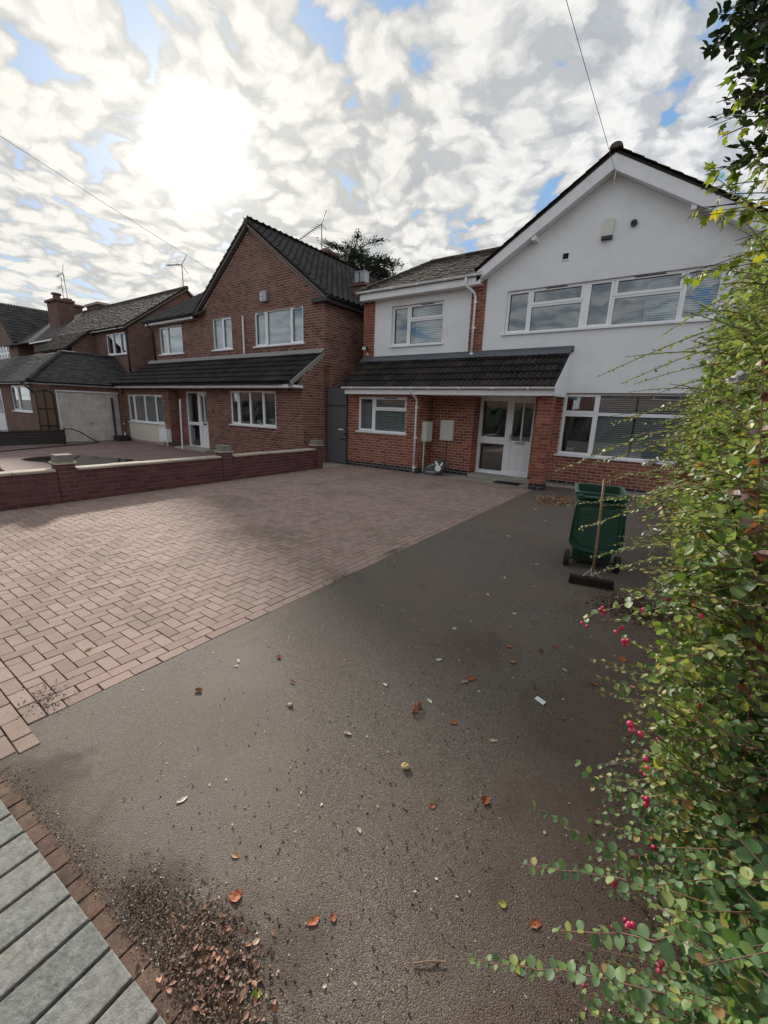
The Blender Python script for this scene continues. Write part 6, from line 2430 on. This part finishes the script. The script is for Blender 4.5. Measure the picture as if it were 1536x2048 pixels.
OWN = {(-0.93, 2.52): 'largest curled russet leaf on the tarmac, by a dark smear', (-0.48, 1.66): 'oval russet leaf lying just off the tips of the low berry sprays',
       (-0.07, 3.48): 'russet leaf at the hedge foot with a pale leaf beside it', (-0.81, 0.81): 'russet leaf lying just beyond the swept leaf heap', (-2.20, 1.86): 'russet leaf closest to the block paving edge',
       (-0.14, 1.29): 'russet leaf lying beneath the pink-berried sprays', (-2.40, 1.65): 'pale leaf close to the paving edge with a smaller one beside it', (-2.36, 1.60): 'tiny pale leaf tucked beside a larger pale leaf near the paving edge',
       (-0.06, 3.34): 'pale leaf at the hedge foot with a russet leaf beside it', (-1.66, 0.79): 'narrow pale leaf lying closest to the kerb course', (-2.1, 8.4): 'pale leaf near the orange leaf drift by the bay window',
       (-0.59, 2.06): 'pale leaf between the white paper strip and the berry sprays', (-2.32, 1.28): 'dark brown leaf nearest the corner of the block paving', (-3.4, 1.05): 'dark brown leaf lying on the block paving', (-3.1, 1.3): 'small brown leaf lying on the block paving near its edge',
       (-0.82, 0.56): 'yellow-green leaf resting on the swept leaf heap', (-0.26, 1.28): 'yellow-green leaf on bare tarmac in front of the berry sprays', (-0.15, 1.12): 'yellow-green leaf under the lowest berry spray'}


def fallen(kind, x, y, s_, rot=None):
    mat, lb, gr = KIND[kind]
    key = (mat, int(rng.integers(0, 4)))
    if key not in cme:
        crv = CLV.copy()
        a_, b_ = rng.uniform(-0.5, 0.5), rng.uniform(0.3, 1.1)
        crv[:, 2] = crv[:, 2] * rng.uniform(0.8, 2.2) + 0.10 * np.sin(7 * crv[:, 1] + 5 * a_) * crv[:, 0] + 0.25 * b_ * (crv[:, 0] + 0.2 * a_) ** 2
        crv[:, 0] = crv[:, 0] * rng.uniform(0.5, 1.05) + a_ * crv[:, 1] ** 2 * 0.8
        crv += rng.normal(0, 0.020, crv.shape)
        crv[:, 2] = (crv[:, 2] - crv[:, 2].min()) * 0.42
        me = fast_mesh('fallen_leaf', crv, CLF)
        me.materials.append(MATS[mat])
        cme[key] = me
    o = bpy.data.objects.new('fallen_leaf', cme[key])
    COL.objects.link(o)
    o.location = (x, y, 0.001)
    o.scale = (s_ * rng.uniform(0.8, 1.2), s_, s_ * rng.uniform(0.7, 1.6))
    o.rotation_euler = (rng.uniform(-0.05, 0.05), rng.uniform(-0.05, 0.05), rot if rot is not None else rng.uniform(0, 6.28))
    own = OWN.get((x, y))
    tag(o, own or lb, 'leaf', gr)


for x, y, s_ in ((-0.48, 1.66, .05), (-0.68, 1.48, .035), (-0.93, 2.52, .075), (-0.84, 2.05, .045), (-0.14, 1.29, .045), (-0.07, 3.48, .07), (-0.81, 0.81, .045), (-1.11, 0.69, .05), (-0.54, 3.34, .05), (-0.76, 0.86, .03), (-2.20, 1.86, .045)):
    fallen('russet', x, y, s_)
for x, y, s_ in ((-1.30, 1.59, .05), (-0.59, 2.06, .045), (-1.38, 2.09, .04), (-2.40, 1.65, .045), (-1.22, 2.58, .05), (-1.05, 2.13, .045), (-1.66, .79, .05), (-0.06, 3.34, .06), (0.0, 2.30, .045), (-0.89, 1.18, .035), (-2.36, 1.60, .03), (-1.38, 4.51, .06), (-1.33, 3.09, .04), (-1.36, 3.94, .05), (-0.41, 3.05, .04), (-1.9, 6.2, .06), (-1.2, 5.2, .06), (-1.0, 3.7, .04), (-1.7, 7.6, .06), (-2.1, 8.4, .06)):
    fallen('pale', x, y, s_)
for x, y, s_ in ((-1.90, 1.72, .05), (-2.32, 1.28, .05), (-1.24, .78, .04), (-0.95, 2.45, .05), (-0.62, 3.2, .05), (-0.85, 3.1, .05), (-0.75, 2.9, .045), (-3.4, 1.05, .05), (-3.1, 1.3, .04), (-0.3, 2.5, .04), (-0.2, 3.0, .05)):
    fallen('brown', x, y, s_)
for x, y, s_ in ((-0.26, 1.28, .03), (-0.82, .56, .035), (-0.15, 1.12, .03)):
    fallen('lime', x, y, s_)
k = MB()
k.prism([(-0.50, 2.575, 0.006), (-0.435, 2.545, 0.006), (-0.425, 2.578, 0.012), (-0.49, 2.61, 0.007)], (0, 0, 0.002))
tag(k.build('paper_scrap', 'paper'), 'small white paper strip on the tarmac', 'paper')
me = fast_mesh('seed_cone', np.array([(x * 0.5, y, z) for x, y, z in CLV]), CLF)
k = MB()
for i in range(26):
    t = i / 25
    a = i * 2.4
    rr = 0.014 * math.sin(math.pi * (0.12 + 0.8 * t))
    c = Vector((-1.08 + 0.005 * t, 2.05 - 0.10 * t, 0.016))
    p = c + Vector((rr * math.cos(a), 0, rr * math.sin(a)))
    q = c + Vector((2.0 * rr * math.cos(a), 0.014, 2.0 * rr * math.sin(a)))
    k.tube([tuple(p), tuple(q)], 0.005, 4, 0.003)
tag(k.build('seed_cone', 'leaf_russet'), 'orange-brown seed spike with shaggy scales on the tarmac', 'seed spike')
k = MB()
for i in range(9):
    a = i * 2.4
    c = (-0.90 + 0.012 * math.cos(a), 1.59 + 0.012 * math.sin(a), 0.010 + 0.003 * (i % 3))
    k.lathe(c, [(0.002, -0.008), (0.011, -0.003), (0.012, 0.003), (0.003, 0.010)], 7)
tag(k.build('ochre_lump', 'leaf_ochre'), 'crumpled ochre-yellow leaf lump on the tarmac', 'leaf')
k = MB()
k.lathe((-1.74, 1.55, 0.002), [(0.008, 0), (0.017, 0.004), (0.014, 0.012), (0.004, 0.016)], 8)
tag(k.build('pebble', 'leaf_pale', smooth=True), 'small white pebble on the tarmac', 'pebble')
k = MB()
k.tube([(-0.45, 0.92, 0.006), (-0.41, 0.955, 0.010), (-0.36, 0.99, 0.008)], 0.0022, 5)
k.tube([(-0.41, 0.955, 0.010), (-0.40, 1.0, 0.014)], 0.0016, 5)
tag(k.build('twig', 'broom_wood'), 'thin forked twig on the tarmac', 'twig')


def litter(name, label, cat, n, pos_fn, smin, smax, mat, zt=0.0):
    Pq = np.array([pos_fn() for _ in range(n)])
    Tq = rng.normal(0, 1, (n, 3)) * np.array([[1, 1, 0.35]])
    Nq = rng.normal(0, 0.5, (n, 3)) + np.array([[0, 0, 1.0]])
    Sq = smin + (smax - smin) * rng.random(n) ** 2.2
    V_, F_ = leaf_arrays(Pq, Tq, Nq, Sq, 0.8)
    o = mobj(name, V_, F_, mat, kind='stuff')
    tag(o, label, cat)


def gauss(cx, cy, sx, sy, h):
    def f():
        a, b = rng.normal(0, 1), rng.normal(0, 1)
        return (cx + sx * a, cy + sy * b, 0.004 + h * max(0.0, 1 - 0.35 * (a * a + b * b)) * rng.random())
    return f


litter('leaf_pile', 'swept heap of brown and russet leaves against the kerb course', 'leaf litter', 420, gauss(-0.97, 0.52, 0.125, 0.068, 0.016), 0.007, 0.030, 'leaf_pink')
litter('leaf_mould', 'dark crumbled leaf mould under the swept heap', 'leaf litter', 4200, gauss(-1.02, 0.51, 0.15, 0.075, 0.014), 0.003, 0.014, 'leaf_debris')
litter('soil_patch', 'dark loose soil clump beside the kerb course', 'soil', 1800, gauss(-1.36, 0.49, 0.085, 0.045, 0.006), 0.003, 0.010, 'leaf_debris')
litter('soil_trail', 'crumbly soil strung along the kerb course', 'soil', 3000, lambda: (lambda x: (x, 0.375 + 0.05 * (x + 1.5) + abs(rng.normal(0, 0.05)), 0.003 + 0.006 * rng.random()))(rng.uniform(-2.55, -0.9)), 0.003, 0.009, 'leaf_debris')
litter('wall_leaf_pile', 'drift of orange leaves on the tarmac near the bay window wall', 'leaf litter', 900, gauss(-2.0, 9.6, 0.26, 0.35, 0.05), 0.02, 0.07, 'leaf_dead')
litter('bark_heap', 'low heap of reddish leaf fragments beside the hedge foot', 'leaf litter', 2200, gauss(-0.02, 4.55, 0.20, 0.16, 0.06), 0.010, 0.04, 'leaf_debris')
litter('hedge_foot_litter', 'reddish crumbled leaf litter along the foot of the hedge', 'leaf litter', 9000, lambda: (lambda y: (0.30 + 0.0 * y - abs(rng.normal(0, 0.24)), y, 0.003 + 0.006 * rng.random()))(rng.uniform(1.0, 6.5)), 0.003, 0.013, 'leaf_debris')
litter('scattered_litter', 'tiny leaf crumbs scattered over the tarmac', 'leaf litter', 4200, lambda: (min(0.5, -0.35 - abs(rng.normal(0, 0.75))), 0.6 + 6.0 * rng.random() ** 1.2, 0.004), 0.003, 0.016, 'leaf_debris')
litter('pale_crumbs', 'pale specks of dry leaf scattered over the tarmac', 'leaf litter', 1000, lambda: (rng.uniform(-2.7, 0.3), 0.6 + 8.5 * rng.random() ** 1.3, 0.004), 0.003, 0.020, 'leaf_pale')
litter('joint_moss', 'dark moss and soil in the paving joints by the tarmac edge', 'moss', 1400, lambda: [(-2.84 + rng.normal(0, 0.035), 3.3 + rng.normal(0, 0.13), 0.007), (-2.88 + rng.normal(0, 0.035), 4.4 + rng.normal(0, 0.13), 0.007), (-3.0 + rng.normal(0, 0.10), 0.66 + rng.normal(0, 0.06), 0.007)][int(rng.integers(0, 3))], 0.004, 0.016, 'leaf_debris')
litter('wall_foot_weeds', 'thin line of weeds and moss along the foot of the purple wall', 'weeds', 1600, lambda: (-8.985 + abs(rng.normal(0, 0.03)), rng.uniform(0.2, 9.4), 0.004 + 0.03 * rng.random()), 0.010, 0.035, 'leaf_debris')
litter('plank_gap_moss', 'moss and soil in the gaps between the grey planks', 'moss', 1500, lambda: (lambda i, y: (-2.333 + 0.1462 * i + rng.normal(0, 0.004) - 0.05 * (y - 0.3) * 0, y, -0.004 + 0.012 * rng.random()))(int(rng.integers(-1, 12)), rng.uniform(-0.5, 0.3)), 0.004, 0.011, 'leaf_debris')
